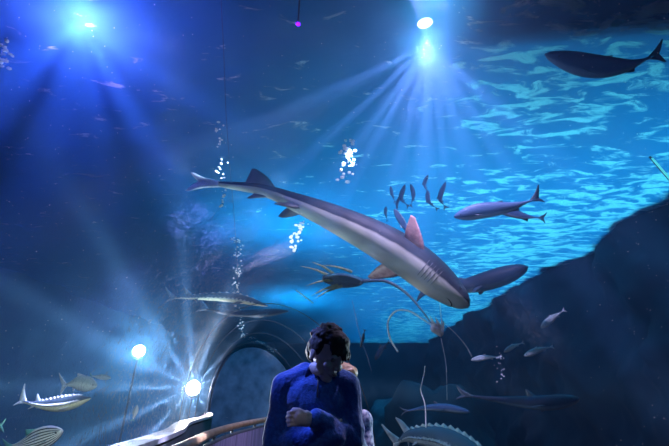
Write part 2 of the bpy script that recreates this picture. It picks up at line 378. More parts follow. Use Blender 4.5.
bm = bmesh.new(); bmesh.ops.create_grid(bm, x_segments=90, y_segments=140, size=1)
for v in bm.verts:
    x = v.co.x * 9.6 - 1.6; y = v.co.y * 17.5 + 10.3
    v.co = (x, y, FZ + .35 * noise.fractal(Vector((x * .5, y * .5, 2)), 1, 2, 5))
bm2 = bm; r = bmesh.ops.extrude_face_region(bm, geom=bm.faces[:])
for v in [g for g in r['geom'] if isinstance(g, bmesh.types.BMVert)]: v.co.z -= .6
tag(link('floor_tank', bm, sandm), kind='structure')

# water surface
bm = bmesh.new(); bmesh.ops.create_grid(bm, x_segments=110, y_segments=230, size=1)
for v in bm.verts:
    x = v.co.x * 8.8 - 1.4; y = v.co.y * 16.8 + 10.2
    v.co = (x, y, SURF + .05 * noise.fractal(Vector((x * 1.1 + 3, y * 1.6, 5)), 1, 2, 3))
tag(link('water_surface', bm, surface_mat()), 'rippled water surface with pale painted highlight streaks above the tunnel', 'water surface', kind='stuff')
# unseen roof slabs shaped to block the sun, open over the right strip
bm = bmesh.new(); box(bm, (-11, -8, 8.2), (2.4, 28, 8.5))
tag(link('sun_screen_roof', bm, concrete, smooth=False), kind='structure')
bm = bmesh.new(); box(bm, (2.4, -8, 8.2), (8.9, 3.6, 8.5))
tag(link('sun_screen_roof_near', bm, concrete, smooth=False), kind='structure')

# dark service walkway hanging over the water, upper right
bm = bmesh.new()
vs = box(bm, (-3.0, -.45, -.05), (3.0, .45, .05))
wk = empty('service_walkway', (4.65, 2.2, 5.2), 'dark service walkway hanging over the water at upper right', 'walkway')
wk.rotation_euler = (0, 0, R(-5))
link('deck', bm, dark_metal, wk, False)
for s in (-1, 1):
    bm = bmesh.new(); box(bm, (-3.0, s * .45 - .03, -.12), (3.0, s * .45 + .03, .12)); link('side_beam', bm, streak_green, wk, False)
    for x in (-2.6, 0, 2.6):
        bm = bmesh.new(); tube(bm, [Vector((x, s * .45, .1)), Vector((x, s * .45, 1.25))], .025); link('hanger_rod', bm, metal, wk)

# ------------------------------------------------------------------ acrylic tunnel
LP = smoothpts([(-1.0, -4.5, 0), (-1.02, -1, 0), (-1.05, 1.2, 0), (-1.12, 2.2, 0), (-1.35, 3.6, 0), (-1.75, 5.0, 0), (-2.05, 6.8, 0), (-2.65, 8.8, 0)], 12)
RP = smoothpts([(2.0, -4.5, 0), (2.0, -1.5, 0), (1.98, 1.0, 0), (1.85, 2.6, 0), (1.3, 4.2, 0), (.35, 5.8, 0), (-.15, 7.8, 0), (-.75, 9.9, 0)], 12)
ZL, ZR, APEX = 1.06, .36, 2.38
def arch(i, a, off=0.0):
    l, r = LP[i], RP[i]; mid = (l + r) / 2; h = (l - r) / 2
    zb = ZL + (ZR - ZL) * (1 - cos(a)) / 2
    hh = APEX - (ZL + ZR) / 2
    e = h.normalized()
    return mid + h * cos(a) + e * off * cos(a) + Vector((0, 0, zb + (hh + off) * max(sin(a), 0) ** .85))
NA = 40
def loft_arch(i0, i1, off0, off1, name, mat, parent=None, uv=True):
    bm = bmesh.new(); uvl = bm.loops.layers.uv.new('UVMap'); G = []; UVS = {}
    for oi, off in enumerate((off0, off1)):
        g = []
        ulen = 0
        for i in range(i0, i1 + 1):
            if i > 0: ulen = sum((LP[k + 1] - LP[k]).length for k in range(0, i))
            row = []
            for k in range(NA + 1):
                v = bm.verts.new(arch(i, pi * k / NA, off)); UVS[v] = (ulen, k * 5.2 / NA); row.append(v)
            g.append(row)
        G.append(g)
    n = i1 - i0
    for g in G:
        for i in range(n):
            for k in range(NA): bm.faces.new((g[i][k], g[i + 1][k], g[i + 1][k + 1], g[i][k + 1]))
    A, B = G
    for i in range(n):
        for k in (0, NA): bm.faces.new((A[i][k], A[i + 1][k], B[i + 1][k], B[i][k]))
    for i in (0, n):
        for k in range(NA): bm.faces.new((A[i][k], A[i][k + 1], B[i][k + 1], B[i][k]))
    for f in bm.faces:
        for l in f.loops: l[uvl].uv = UVS[l.vert]
    return link(name, bm, mat, parent)
NP = len(LP) - 1
# end wall added to fill the far opening with painted haze
bm = bmesh.new()
A = [arch(NP, pi * k / NA, .0) for k in range(NA + 1)]; dE = (RP[NP] - LP[NP]).cross(Vector((0, 0, 1))).normalized()
if dE.y < 0: dE = -dE
A += [Vector((A[-1].x, A[-1].y, 0)), Vector((A[0].x, A[0].y, 0))]
fa = [bm.verts.new(p - dE * .02) for p in A]; fb = [bm.verts.new(p + dE * .25) for p in A]
bm.faces.new(fa); bm.faces.new(fb)
for k in range(len(A)): bm.faces.new((fa[k], fa[(k + 1) % len(A)], fb[(k + 1) % len(A)], fb[k]))
tag(link('wall_haze_end', bm, endm, smooth=False), kind='structure')
# the water fills the tank outside the tunnel: a box with the tunnel left out
bm = bmesh.new(); rows = []
for i in range(NP + 1):
    row = [bm.verts.new(arch(i, pi * k / NA, .03)) for k in range(NA + 1)]
    for q in (row[-1], row[0]): row.append(bm.verts.new((q.co.x, q.co.y, -.1)))
    rows.append(row)
for a, b in zip(rows, rows[1:]):
    for k in range(len(a)): bm.faces.new((a[k], a[(k + 1) % len(a)], b[(k + 1) % len(a)], b[k]))
bm.faces.new(rows[0]); bm.faces.new(rows[-1])
bmesh.ops.recalc_face_normals(bm, faces=bm.faces); bmesh.ops.reverse_faces(bm, faces=bm.faces[:])
bm3 = bmesh.new(); box(bm3, (-10.6, -7.2, FZ - .2), (8.2, 27.4, SURF + .01)); bmesh.ops.recalc_face_normals(bm3, faces=bm3.faces)
t_ = bpy.data.meshes.new('t'); bm3.to_mesh(t_); bm3.free(); bm.from_mesh(t_); bpy.data.meshes.remove(t_)
me = bpy.data.meshes.new('sea_water'); bm.to_mesh(me); bm.free(); me.materials.append(water_mat())
o = bpy.data.objects.new('sea_water', me); COL.objects.link(o)
tag(o, 'blue hazy sea water filling the tank', 'water', kind='stuff')
tun = empty('wall_acrylic', (0, 0, 0)); tag(tun, kind='structure')
loft_arch(0, NP, 0, .06, 'acrylic_vault', acrylic, tun)
seamm = mottled('seam_silicone', (.03, .05, .07), (.06, .09, .12), rough=.4)
for i in (58, 66, 74, 82):
    if i < NP:
        bm = bmesh.new(); tube(bm, [arch(i, pi * k / NA, .065) for k in range(NA + 1)], .006, 6); link('seam', bm, seamm, tun)

def strip_wall(path, z0, z1, t0, t1, name, mat, side=1):
    """solid wall along a plan path, between offsets t0..t1 to its side"""
    bm = bmesh.new(); Rr = []
    for i, p in enumerate(path):
        d = (path[min(i + 1, len(path) - 1)] - path[max(i - 1, 0)]).normalized(); n = Vector((-d.y, d.x, 0)) * side
        Rr.append([bm.verts.new((*(p + n * t).xy, z)) for t, z in ((t0, z0), (t1, z0), (t1, z1), (t0, z1))])
    for a, b in zip(Rr, Rr[1:]):
        for k in range(4): bm.faces.new((a[k], a[(k + 1) % 4], b[(k + 1) % 4], b[k]))
    bm.faces.new(Rr[0]); bm.faces.new(Rr[-1])
    return link(name, bm, mat, smooth=False)
tag(strip_wall(LP, FZ, ZL - .04, -.05, .14, 'wall_plinth_left', concrete), kind='structure')
tag(strip_wall(RP, FZ, ZR - .02, -.05, .16, 'wall_plinth_right', concrete, -1), kind='structure')
tag(strip_wall(LP, ZL - .02, ZL + .012, -.055, .10, 'trim_1', trimm), kind='structure')
tag(strip_wall(RP, ZR - .02, ZR + .03, -.06, .1, 'trim_2', dark_metal, -1), kind='structure')
bm = bmesh.new(); a = [bm.verts.new((p.x, p.y, 0)) for p in LP]; b = [bm.verts.new((p.x, p.y, 0)) for p in RP]
for i in range(NP): bm.faces.new((a[i], a[i + 1], b[i + 1], b[i]))
r = bmesh.ops.extrude_face_region(bm, geom=bm.faces[:])
for v in [g for g in r['geom'] if isinstance(g, bmesh.types.BMVert)]: v.co.z -= .2
tag(link('floor', bm, floorm, smooth=False), kind='structure')

# barrier with wooden handrail, inside on the left
RAIL = smoothpts([(-.62, .3, 0), (-.66, 1.2, 0), (-.74, 2.07, 0), (-.86, 3.05, 0), (-.88, 3.9, 0), (-.80, 5.1, 0)], 8)
bar = empty('handrail_barrier', (-.8, 3, 0), 'low barrier of grey violet panels under a rounded wooden handrail left of the man', 'railing')
def adopt(o, p):
    o.parent = p; o.matrix_parent_inverse = Matrix.Translation(-p.location) if p.rotation_euler == Vector((0, 0, 0)) else p.matrix_world.inverted()
    return o
o = strip_wall(RAIL, 0.04, 1.02, -.015, .015, 'panel', panelm); o.parent = bar; o.location = -bar.location
bm = bmesh.new(); tube(bm, [p + Vector((0, 0, 1.09)) - bar.location for p in RAIL], .027, 12); link('handrail', bm, woodm, bar)
bm = bmesh.new(); tube(bm, [p + Vector((0, 0, 1.03)) - bar.location for p in RAIL], .014, 8); link('lower_rail', bm, dark_metal, bar)
for k in (2, 10, 18, 24, 30, 36, 39):
    p = RAIL[k] - bar.location; bm = bmesh.new(); tube(bm, [p, p + Vector((0, 0, 1.07))], .014, 10); link('post', bm, dark_metal, bar)

# ------------------------------------------------------------------ lamps
def flood(loc, aim, r, label, group=None, col=(1, .97, .93), st=60, base=None, spokes=False):
    t = empty('flood_lamp', loc, label, 'lamp', group); aim = Vector(aim).normalized()
    bm = bmesh.new(); lathe(bm, [(r * .35, -1.6 * r), (r * .9, -1.2 * r), (r * 1.1, -.2 * r), (r * 1.15, 0), (r * 1.02, .02 * r)], (0, 0, 0), aim); link('housing', bm, dark_metal, t)
    bm = bmesh.new(); lathe(bm, [(r, 0.02 * r), (r * .8, .18 * r), (r * .4, .28 * r), (.001, .3 * r)], (0, 0, 0), aim); link('lens', bm, emit('lamp_glass', col, st), t)
    s, u = frame(aim); bm = bmesh.new()
    tube(bm, [s * (r * 1.2 * cos(a)) + u * (r * 1.4 * -sin(a)) - aim * r * .5 for a in [pi * k / 12 for k in range(13)]], r * .08, 6)
    link('bracket', bm, metal, t)
    if loc[2] > 4.2:
        bm = bmesh.new(); tube(bm, [-aim * r * 1.5, Vector((0, 0, 8.2 - loc[2]))], .01, 6); link('hanger_rod', bm, dark_metal, t)
    if spokes:
        bm = bmesh.new(); tube(bm, [(s * cos(a) + u * sin(a)) * r * 1.12 + aim * r * .1 for a in [2 * pi * k / 28 for k in range(29)]], r * .06, 6)
        for k in range(7):
            a = pi * k / 7; q = (s * cos(a) + u * sin(a)) * r * 1.12; tube(bm, [-q + aim * r * .1, q * .01 + aim * r * .36, q + aim * r * .1], r * .03, 5)
        link('starburst_grille', bm, dark_metal, t)  # made-up grille, added to go with the starburst in the light
    if base is not None:
        bm = bmesh.new(); h = Vector((aim.x, aim.y, 0)).normalized(); tube(bm, [-aim * r * 1.2, -aim * r * 2 - h * .35, -h * .62 - Vector((0, 0, .05)), Vector((0, 0, base - loc[2])) - h * .62], .012, 8); link('pole', bm, dark_metal, t)
    return t

flood(LAMP1, (CAM - LAMP1), .06, 'round white lamp glowing on a pole beyond the left acrylic wall, nearer the left edge', st=80, base=FZ, col=(.95, .97, 1))
flood(LAMP2, (CAM - LAMP2), .12, 'brightest white lamp with an added starburst grille, low beyond the tunnel wall above the handrail', st=90, base=FZ, spokes=True)
flood(Vector((1.0, 2.75, 5.06)), (0.05, .25, -1), .08, 'pale violet tank lamp over the water at top centre, its rays fanning down', st=30, col=(.8, .82, 1))
flood(Vector((.98, 2.3, 5.06)), (0.0, .1, -1), .08, 'smaller white tank lamp over the water just above the fanning lamp at top centre', st=30, col=(.85, .9, 1))
flood(Vector((-2.55, 2.4, 5.06)), (0.0, .2, -1), .10, 'blue violet tank lamp over the water at the upper left corner', st=14, col=(.35, .45, 1))
flood(W(298, 24, 3.95), (0, 0, -1), .022, 'tiny purple indicator lamp over the water at top centre left', st=5, col=(.16, 0, 1))

# MORE
# ------------------------------------------------------------------ fish
def fin(name, parent, lead, trail, th, mat, n=8):
    """a tapering solid fin between a leading and a trailing edge (root first, tip last)"""
    A = smoothpts(lead, n); B = smoothpts(trail, n)
    m = min(len(A), len(B)); 
    A = [A[round(i * (len(A) - 1) / (m - 1))] for i in range(m)]; B = [B[round(i * (len(B) - 1) / (m - 1))] for i in range(m)]
    nrm = (A[0] - B[0]).cross(A[m // 2] - A[0]).normalized()
    bm = bmesh.new(); uvl = bm.loops.layers.uv.new('UVMap'); rings = []
    for i, (a, b) in enumerate(zip(A, B)):
        s = i / (m - 1); t = th * (1 - .92 * s); ring = []
        for k, (u, w) in enumerate(((0, 0), (.25, 1), (.6, .7), (1, .08), (1, -.08), (.6, -.7), (.25, -1))):
            ring.append(bm.verts.new(a.lerp(b, u) + nrm * t * w))
        rings.append(ring)
    for p, q in zip(rings, rings[1:]):
        for k in range(7): bm.faces.new((p[k], p[(k + 1) % 7], q[(k + 1) % 7], q[k]))
    bm.faces.new(rings[0]); bm.faces.new(rings[-1])
    for f in bm.faces:
        for l in f.loops: l[uvl].uv = (.5, 1.0)
    return link(name, bm, mat, parent)

def interp(tab, t):
    for (a, *A), (b, *B) in zip(tab, tab[1:]):
        if t <= b:
            k = (t - a) / (b - a) if b > a else 0; k = k * k * (3 - 2 * k) if False else k
            return [x + (y - x) * k for x, y in zip(A, B)]
    return list(tab[-1][1:])

# profiles: t (0 tail root .. 1 snout), half height, half width, both as a share of body length
TUNA = [(0, .014, .012), (.08, .014, .014), (.25, .045, .03), (.45, .085, .055), (.65, .105, .068), (.8, .095, .064), (.92, .06, .045), (.98, .028, .022), (1, .006, .006)]
PERCH = [(0, .035, .012), (.08, .037, .016), (.25, .08, .035), (.45, .145, .06), (.62, .165, .072), (.78, .145, .07), (.9, .095, .052), (.97, .05, .03), (1, .012, .01)]
SHARK = [(0, .010, .009), (.06, .016, .014), (.2, .026, .024), (.38, .047, .044), (.55, .064, .062), (.7, .070, .070), (.82, .064, .068), (.9, .050, .060), (.96, .032, .045), (.99, .016, .026), (1, .004, .006)]
STURG = [(0, .012, .010), (.08, .018, .016), (.25, .040, .034), (.45, .066, .058), (.62, .080, .072), (.78, .072, .068), (.87, .054, .056), (.93, .034, .038), (.98, .018, .022), (1, .006, .01)]
SLIM = [(0, .012, .010), (.1, .016, .014), (.3, .045, .03), (.55, .062, .042), (.75, .058, .042), (.9, .036, .03), (.98, .014, .014), (1, .004, .004)]

def catprofile(tab, t):
    # smooth interpolation of the table
    n = len(tab); i = 0
    while i < n - 2 and t > tab[i + 1][0]: i += 1
    p0 = tab[max(i - 1, 0)]; p1 = tab[i]; p2 = tab[i + 1]; p3 = tab[min(i + 2, n - 1)]
    h = p2[0] - p1[0]; k = (t - p1[0]) / h if h else 0; out = []
    for c in (1, 2):
        m1 = (p2[c] - p0[c]) / (p2[0] - p0[0]) if p2[0] > p0[0] else 0; m2 = (p3[c] - p1[c]) / (p3[0] - p1[0]) if p3[0] > p1[0] else 0
        if i + 2 >= n: m2 = 0 if c else 0; m2 = (p2[c] - p1[c]) / h * 2
        out.append(max((2 * k ** 3 - 3 * k ** 2 + 1) * p1[c] + (k ** 3 - 2 * k ** 2 + k) * h * m1 + (-2 * k ** 3 + 3 * k ** 2) * p2[c] + (k ** 3 - k ** 2) * h * m2, .002))
    return out

class Fish:
    def __init__(s, name, label, cat, spine, dorsal, prof, mat, finmat, group=None, fat=1.0, ns=44, seg=20, power=1.0, belly=1.0):
        """spine: world points tail root -> snout; dorsal: (right, up, away) of the back as the photo sees it"""
        P = smoothpts(spine, 14); c = P[len(P) // 2]; s.root = empty(name, c, label, cat, group)
        s.P = [p - c for p in P]
        s.L = sum((b - a).length for a, b in zip(s.P, s.P[1:]))
        away = (c - CAM).normalized(); rt = away.cross(UP).normalized(); up = rt.cross(away).normalized()
        s.D = rt * dorsal[0] + up * dorsal[1] + away * dorsal[2]
        s.prof = prof; s.fat = fat; s.fm = finmat
        bm = bmesh.new(); uvl = bm.loops.layers.uv.new('UVMap'); UVS = {}; rings = []
        for i in range(ns + 1):
            t = i / ns; t = 1 - (1 - t) ** 1.25 if t > .5 and False else t
            p, d, u, w = s.at(t); hh, ww = catprofile(prof, t); hh *= s.L * fat; ww *= s.L * fat; ring = []
            for k in range(seg):
                a = 2 * pi * k / seg; ca, sa = cos(a), sin(a)
                y = ca * hh * (belly if ca < 0 else 1)
                v = bm.verts.new(p + u * y + w * sa * ww); UVS[v] = (t, (1 + ca) / 2); ring.append(v)
            rings.append(ring)
        for a, b in zip(rings, rings[1:]):
            for k in range(seg): bm.faces.new((a[k], a[(k + 1) % seg], b[(k + 1) % seg], b[k]))
        bm.faces.new(rings[0]); bm.faces.new(rings[-1])
        for f in bm.faces:
            for l in f.loops: l[uvl].uv = UVS[l.vert]
        s.body = link('body', bm, mat, s.root)
    def at(s, t):
        n = len(s.P) - 1; x = min(max(t, 0), 1) * n; i = min(int(x), n - 1); k = x - i
        p = s.P[i].lerp(s.P[i + 1], k)
        d0 = (s.P[min(i + 1, n)] - s.P[max(i - 1, 0)]); d1 = (s.P[min(i + 2, n)] - s.P[i]); d = d0.lerp(d1, k).normalized()
        w = d.cross(s.D).normalized(); u = w.cross(d).normalized()
        if t < 0: p = p + d * t * s.L
        return p, d, u, w
    def pt(s, t, up, side):
        """point at t, offset in shares of body length along the back and to the side"""
        p, d, u, w = s.at(t); return p + (u * up + w * side) * s.L
    def hh(s, t): return [x * s.fat for x in catprofile(s.prof, t)]
    def dorsal(s, t0, t1, h, tip, name='dorsal_fin', sign=1, notch=.3):
        r0 = s.hh(t0)[0] * .8 * sign; r1 = s.hh(t1)[0] * .8 * sign; H = h * sign
        m = (t0 + t1) / 2
        return fin(name, s.root, [s.pt(t1, r1, 0), s.pt(t1 * .45 + tip * .55, r1 + H * .62, 0), s.pt(tip, r1 + H, 0)],
                   [s.pt(t0, r0, 0), s.pt(t0 * .8 + tip * .2, r0 + H * notch, 0), s.pt(tip - .012, r1 + H * .97, 0)], .006 * s.L, s.fm)
    def pectoral(s, t, chord, length, back, drop, side, name='pectoral_fin', mat=None, hgt=-.4, wm=.6):
        hh, ww = s.hh(t); b = hgt * hh; w0 = ww * wm * side
        tipu = b - drop; tips = w0 + side * length
        return fin(name, s.root, [s.pt(t, b, w0), s.pt(t - back * .35, b - drop * .45, w0 + side * length * .55), s.pt(t - back, tipu, tips)],
                   [s.pt(t - chord, b, w0 * .9), s.pt(t - chord - back * .25, b - drop * .4, w0 + side * length * .42), s.pt(t - back - .018, tipu, tips * .99)],
                   .009 * s.L, mat or s.fm)
    def tail(s, hu, hl, back, fork=.45, mat=None):
        r = s.hh(0)[0]
        for nm, h, sg in (('tail_fin', hu, 1), ('tail_fin', hl, -1)):
            fin(nm, s.root, [s.pt(.045, r * .6 * sg, 0), s.pt(-back * .5, h * .55 * sg, 0), s.pt(-back, h * sg, 0)],
                [s.pt(-back * (.8 - fork * .4), -r * .3 * sg, 0), s.pt(-back * (1.0 - fork * .3), h * .40 * sg, 0), s.pt(-back - .012, h * .97 * sg, 0)], .006 * s.L, mat or s.fm)
    def eyes(s, t, up, r, mat, sides=(-1, 1)):
        for sd in sides:
            hh, ww = s.hh(t); k = (1 - up * up) ** .5
            bm = bmesh.new(); blob(bm, s.pt(t, hh * up, ww * k * .93 * sd), (r * s.L,) * 3); link('eye', bm, mat, s.root)

eyem = mottled('fish_eye', (.005, .005, .008), (.01, .01, .02), rough=.1)
shark_skin = fishmat('shark_skin', (.36, .39, .36), (.018, .028, .045), lo=.40, hi=.48, nscale=5, namp=.10, rough=.45)
shark_fin = mottled('shark_fin', (.05, .06, .08), (.10, .12, .14), scale=6, rough=.5)
rosy_fin = mottled('rosy_fin', (.30, .16, .17), (.50, .30, .30), scale=14, rough=.5)
pale_fin = mottled('pale_fin', (.35, .42, .5), (.6, .7, .78), scale=10, rough=.45)
dark_skin = fishmat('dark_blue_skin', (.08, .12, .16), (.015, .025, .05), lo=.12, hi=.30, nscale=8)
dark_fin = mottled('dark_fin', (.015, .03, .05), (.03, .05, .08), scale=10, rough=.5)
tuna_skin = fishmat('jack_skin', (.26, .32, .38), (.05, .10, .20), lo=.18, hi=.42, nscale=10)
silver_skin = fishmat('silver_skin', (.62, .70, .70), (.28, .36, .38), lo=.4, hi=.8, nscale=22, namp=.2)
stripe_skin = fishmat('striped_skin', (.65, .70, .72), (.36, .42, .45), lo=.4, hi=.8, stripes=8, nscale=20, namp=.02)
sturg_skin = fishmat('sturgeon_skin', (.72, .70, .50), (.05, .08, .11), lo=.34, hi=.44, nscale=18, namp=.15)
sturg2_skin = fishmat('spotted_sturgeon_skin', (.62, .66, .66), (.08, .13, .18), lo=.40, hi=.52, nscale=70, namp=.9)
scute_mat = mottled('bony_plate', (.36, .40, .40), (.52, .56, .55), scale=20, rough=.5)
teal_fin = mottled('teal_fin', (.05, .22, .24), (.15, .42, .42), scale=12, rough=.5)
school_skin = fishmat('school_skin', (.08, .12, .2), (.02, .05, .12), lo=.1, hi=.35, nscale=10)

# the big shark over the tunnel
dsh = 4.6
f = Fish('shark', 'large grey shark with white belly swimming diagonally over the tunnel', 'shark',
         [W(219, 184, dsh + .28), W(262, 190, dsh + .15), (W(300, 204, dsh)), W(340, 221, dsh), W(380, 241, dsh), W(412, 261, dsh), W(441, 284, dsh), W(469, 307, dsh)],
         (.44, .80, .38), SHARK, shark_skin, shark_fin, fat=1.0, ns=64, seg=28)
f.tail(.032, .045, .10, fork=.2, mat=pale_fin)
f.dorsal(.08, .19, .062, .105)
f.pectoral(.725, .085, .10, .11, .065, -1, mat=rosy_fin, hgt=-.45)
f.pectoral(.745, .085, .06, .11, -.085, 1, mat=rosy_fin, hgt=.2)
for sd in (-1, 1): f.pectoral(.30, .05, .03, .06, .035, sd, name='pelvic_fin', hgt=-.6)
f.dorsal(.12, .18, .025, .11, name='anal_fin', sign=-1)
f.eyes(.925, .25, .006, eyem)
bm = bmesh.new()
tube(bm, [f.pt(.90 + .045 * cos(a) , -.97 * f.hh(.90 + .045 * cos(a))[0] * (1 - .22 * sin(a) ** 2), f.hh(.91)[1] * .58 * sin(a)) for a in [R(-105 + 15 * k) for k in range(15)]], .0022 * f.L, 6)
link('mouth', bm, eyem, f.root)
for sd in (-1, 1):
    for k in range(5):
        t = .765 + .016 * k; bm = bmesh.new()
        tube(bm, [f.pt(t, f.hh(t)[0] * cos(a), f.hh(t)[1] * sin(a) * sd) for a in [R(80 + 9 * j) for j in range(7)]], .0014 * f.L, 5)
        link('gill_slit', bm, shark_fin, f.root)

# darker shark passing behind its snout
f = Fish('shark', 'dark blue shark passing behind the snout of the large grey shark', 'shark',
         [W(428, 291, 5.9), W(455, 288, 5.8), W(490, 280, 5.7), W(528, 267, 5.6)], (-.1, .95, .1), SHARK, dark_skin, dark_fin, fat=1.35)
f.tail(.085, .10, .13); f.dorsal(.22, .31, .10, .22); f.dorsal(.40, .48, .03, .40)
for sd in (-1, 1): f.pectoral(.62, .08, .10, .09, .06, sd)
f.eyes(.92, .2, .007, eyem)

def finfish(name, label, spine, dorsal, prof, mat, fm, group=None, fat=1, tail=(.12, .12, .10), dor=(.45, .62, .05, .48), cat='fish', anal=True, eye=.012, pl=.10, **k):
    f = Fish(name, label, cat, spine, dorsal, prof, mat, fm, group, fat=fat, **k)
    f.tail(*tail); f.dorsal(*dor)
    if anal: f.dorsal(.22, .36, dor[2] * .8, .24, name='anal_fin', sign=-1)
    for sd in (-1, 1): f.pectoral(.74, .035, pl * .5, pl, .02, sd, hgt=-.25, wm=.9)
    f.eyes(.91, .25, eye, eyem); return f

finfish('jack_fish', 'largest dark blue fish swimming left near the upper right corner',
        [W(651, 57, 5.0), W(625, 66, 4.95), W(590, 66, 4.9), W(545, 54, 4.8)], (0, 1, -.15), TUNA, tuna_skin, dark_fin, fat=1.12, tail=(.13, .10, .10), dor=(.5, .66, .022, .5))
finfish('jack_fish', 'dark streamlined fish facing left at right of centre, longer of the overlapping pair',
        [W(533, 200, 4.6), W(510, 207, 4.6), W(480, 211, 4.6), W(454, 217, 4.6)], (0, 1, -.15), TUNA, tuna_skin, dark_fin, fat=1.05, tail=(.17, .07, .11), dor=(.4, .55, .02, .42))
finfish('jack_fish', 'smaller dark fish half hidden behind the longer one at right of centre',
        [W(540, 218, 5.4), W(523, 216, 5.4), W(505, 210, 5.4), W(490, 203, 5.4)], (0, 1, -.1), TUNA, tuna_skin, dark_fin, fat=1.05, tail=(.13, .10, .10))

SG = 'small fish hanging head up over the shark'
for lab, pts, fat in (
    ('leftmost of the small upright blue fish over the shark', [(394.5, 201), (392, 194), (390.5, 186)], 1.0),
    ('small blue fish just above the rosy fin of the large shark, lowest at left', [(387, 220), (385.5, 213), (386, 206.5)], 1.2),
    ('small blue fish second from left in the upright row, leaning right', [(407, 205), (401, 198), (405, 184.5)], 1.0),
    ('short blue fish dangling just below the leaning second fish of the row', [(397, 212), (397, 204), (399.5, 197)], 1.0),
    ('slim upright blue fish in the middle of the upright row', [(411, 204.5), (413.5, 195), (410.5, 184)], 1.0),
    ('upper fish of the right stacked pair over the shark', [(427.5, 192), (424.5, 184), (428, 175)], 1.05),
    ('lower fish of the right stacked pair, curved like a hook', [(436, 208), (428.5, 201), (427.5, 190)], 1.05),
    ('rightmost of the small upright blue fish, curved like a bow', [(444.5, 206), (440, 198), (445.5, 182)], .95)):
    finfish('schooling_fish', lab, [W(x, y, 5.9 + .02 * (pts[0][0] % 13)) for x, y in pts], (-.9, 0, .2), TUNA, school_skin, dark_fin, SG, fat=fat, tail=(.13, .13, .13), ns=24, seg=14)
finfish('jack_fish', 'blue fish with a pale edge rising directly behind the back of the large shark',
        [W(411, 238, 5.6), W(404, 225, 5.6), W(394, 209, 5.6)], (-.7, .3, -.3), TUNA, tuna_skin, pale_fin, fat=1.1, ns=28)

finfish('dark_fish', 'small dark fish hanging tail up right of the man\'s head', [W(364.5, 331, 5.5), W(363, 338, 5.5), W(360.5, 348, 5.5)], (1, .2, 0), SLIM, dark_skin, dark_fin, fat=1.5, ns=24)
finfish('dark_fish', 'dark ragged fish low against the bright far surface', [W(388, 343, 7.5), W(381, 350, 7.5), W(375, 360, 7.5)], (-.9, .5, 0), TUNA, dark_skin, dark_fin, fat=1.2, ns=24, dor=(.3, .6, .10, .35))
G3 = 'faint pale fish in the dark water at right'
for lab, a, b, fat in (('highest of the faint pale fish in the dark water at right', (563, 311), (541, 328), 1.1),
                       ('short faint fish between the slanting one and the low slim one at right', (522, 343), (504, 352), 1.0),
                       ('faint broad fish rightmost of the low three in the dark water', (551, 347), (524, 356), 1.0),
                       ('slim faint fish leftmost of the low three in the dark water', (499, 357), (471, 360), .9)):
    finfish('pale_fish', lab, [W(*a, 5.4), W((a[0] + b[0]) / 2, (a[1] + b[1]) / 2 - 1, 5.35), W(*b, 5.3)], (0, 1, 0), TUNA, silver_skin, pale_fin, G3, fat=fat * 1.05, ns=24, tail=(.10, .10, .09))

f = Fish('shark', 'long faint shark gliding in the dark at lower right', 'shark', [W(470, 396, 6.0), W(510, 401, 6.0), W(545, 403, 5.9), W(580, 399, 5.9)], (0, 1, .1), SHARK, dark_skin, dark_fin, fat=.95)
f.tail(.09, .05, .13); f.dorsal(.50, .6, .07, .5)
for sd in (-1, 1): f.pectoral(.68, .07, .12, .09, .03, sd)
f.eyes(.92, .2, .006, eyem)
f = Fish('shark', 'faint slender shark gliding just above the spotted sturgeon', 'shark', [W(408, 411, 6.6), W(425, 408, 6.6), W(445, 408, 6.6), W(470, 412, 6.6)], (0, 1, .1), SHARK, tuna_skin, dark_fin, fat=.95)
f.tail(.08, .05, .12); f.dorsal(.50, .6, .05, .5)
for sd in (-1, 1): f.pectoral(.68, .07, .10, .09, .03, sd)

def sturgeon(label, spine, dorsal, mat, n=13, fat=1.0, tail=(.16, .07, .14), fm=None, scl=1.0, dh=.085):
    f = Fish('sturgeon', label, 'sturgeon', spine, dorsal, STURG, mat, fm or pale_fin, fat=fat, ns=60, seg=24)
    f.tail(*tail); f.dorsal(.15, .25, dh, .14, notch=.25); f.dorsal(.14, .20, .05, .12, name='anal_fin', sign=-1)
    for sd in (-1, 1):
        f.pectoral(.76, .06, .10, .10, .03, sd, hgt=-.55); f.pectoral(.32, .04, .04, .05, .02, sd, name='pelvic_fin', hgt=-.6)
    def row(name, ang, n, t0, t1, r):
        for i in range(n):
            t = t0 + (t1 - t0) * i / (n - 1); hh, ww = f.hh(t); q = r * f.L * (.5 + 1.3 * hh / .08)
            p, d, u, w = f.at(t); o = u * cos(ang) + w * sin(ang); c = p + (u * hh * cos(ang) + w * ww * sin(ang)) * f.L
            bm = bmesh.new(); vs = [bm.verts.new(c + d * q * 1.3), bm.verts.new(c + d.cross(o) * q * .7), bm.verts.new(c - d * q * 1.1), bm.verts.new(c - d.cross(o) * q * .7),
                                    bm.verts.new(c + o * q * .75 - d * q * .5), bm.verts.new(c - o * q * .3)]
            for k in range(4): bm.faces.new((vs[k], vs[(k + 1) % 4], vs[4])); bm.faces.new((vs[k], vs[(k + 1) % 4], vs[5]))
            link(name, bm, scute_mat, f.root, False)
    row('back_scute', 0, n, .27, .84, .016 * scl)
    for sd in (-1, 1): row('side_scute', sd * R(96), n * 2, .10, .84, .012 * scl)
    f.eyes(.89, .2, .006, eyem); return f

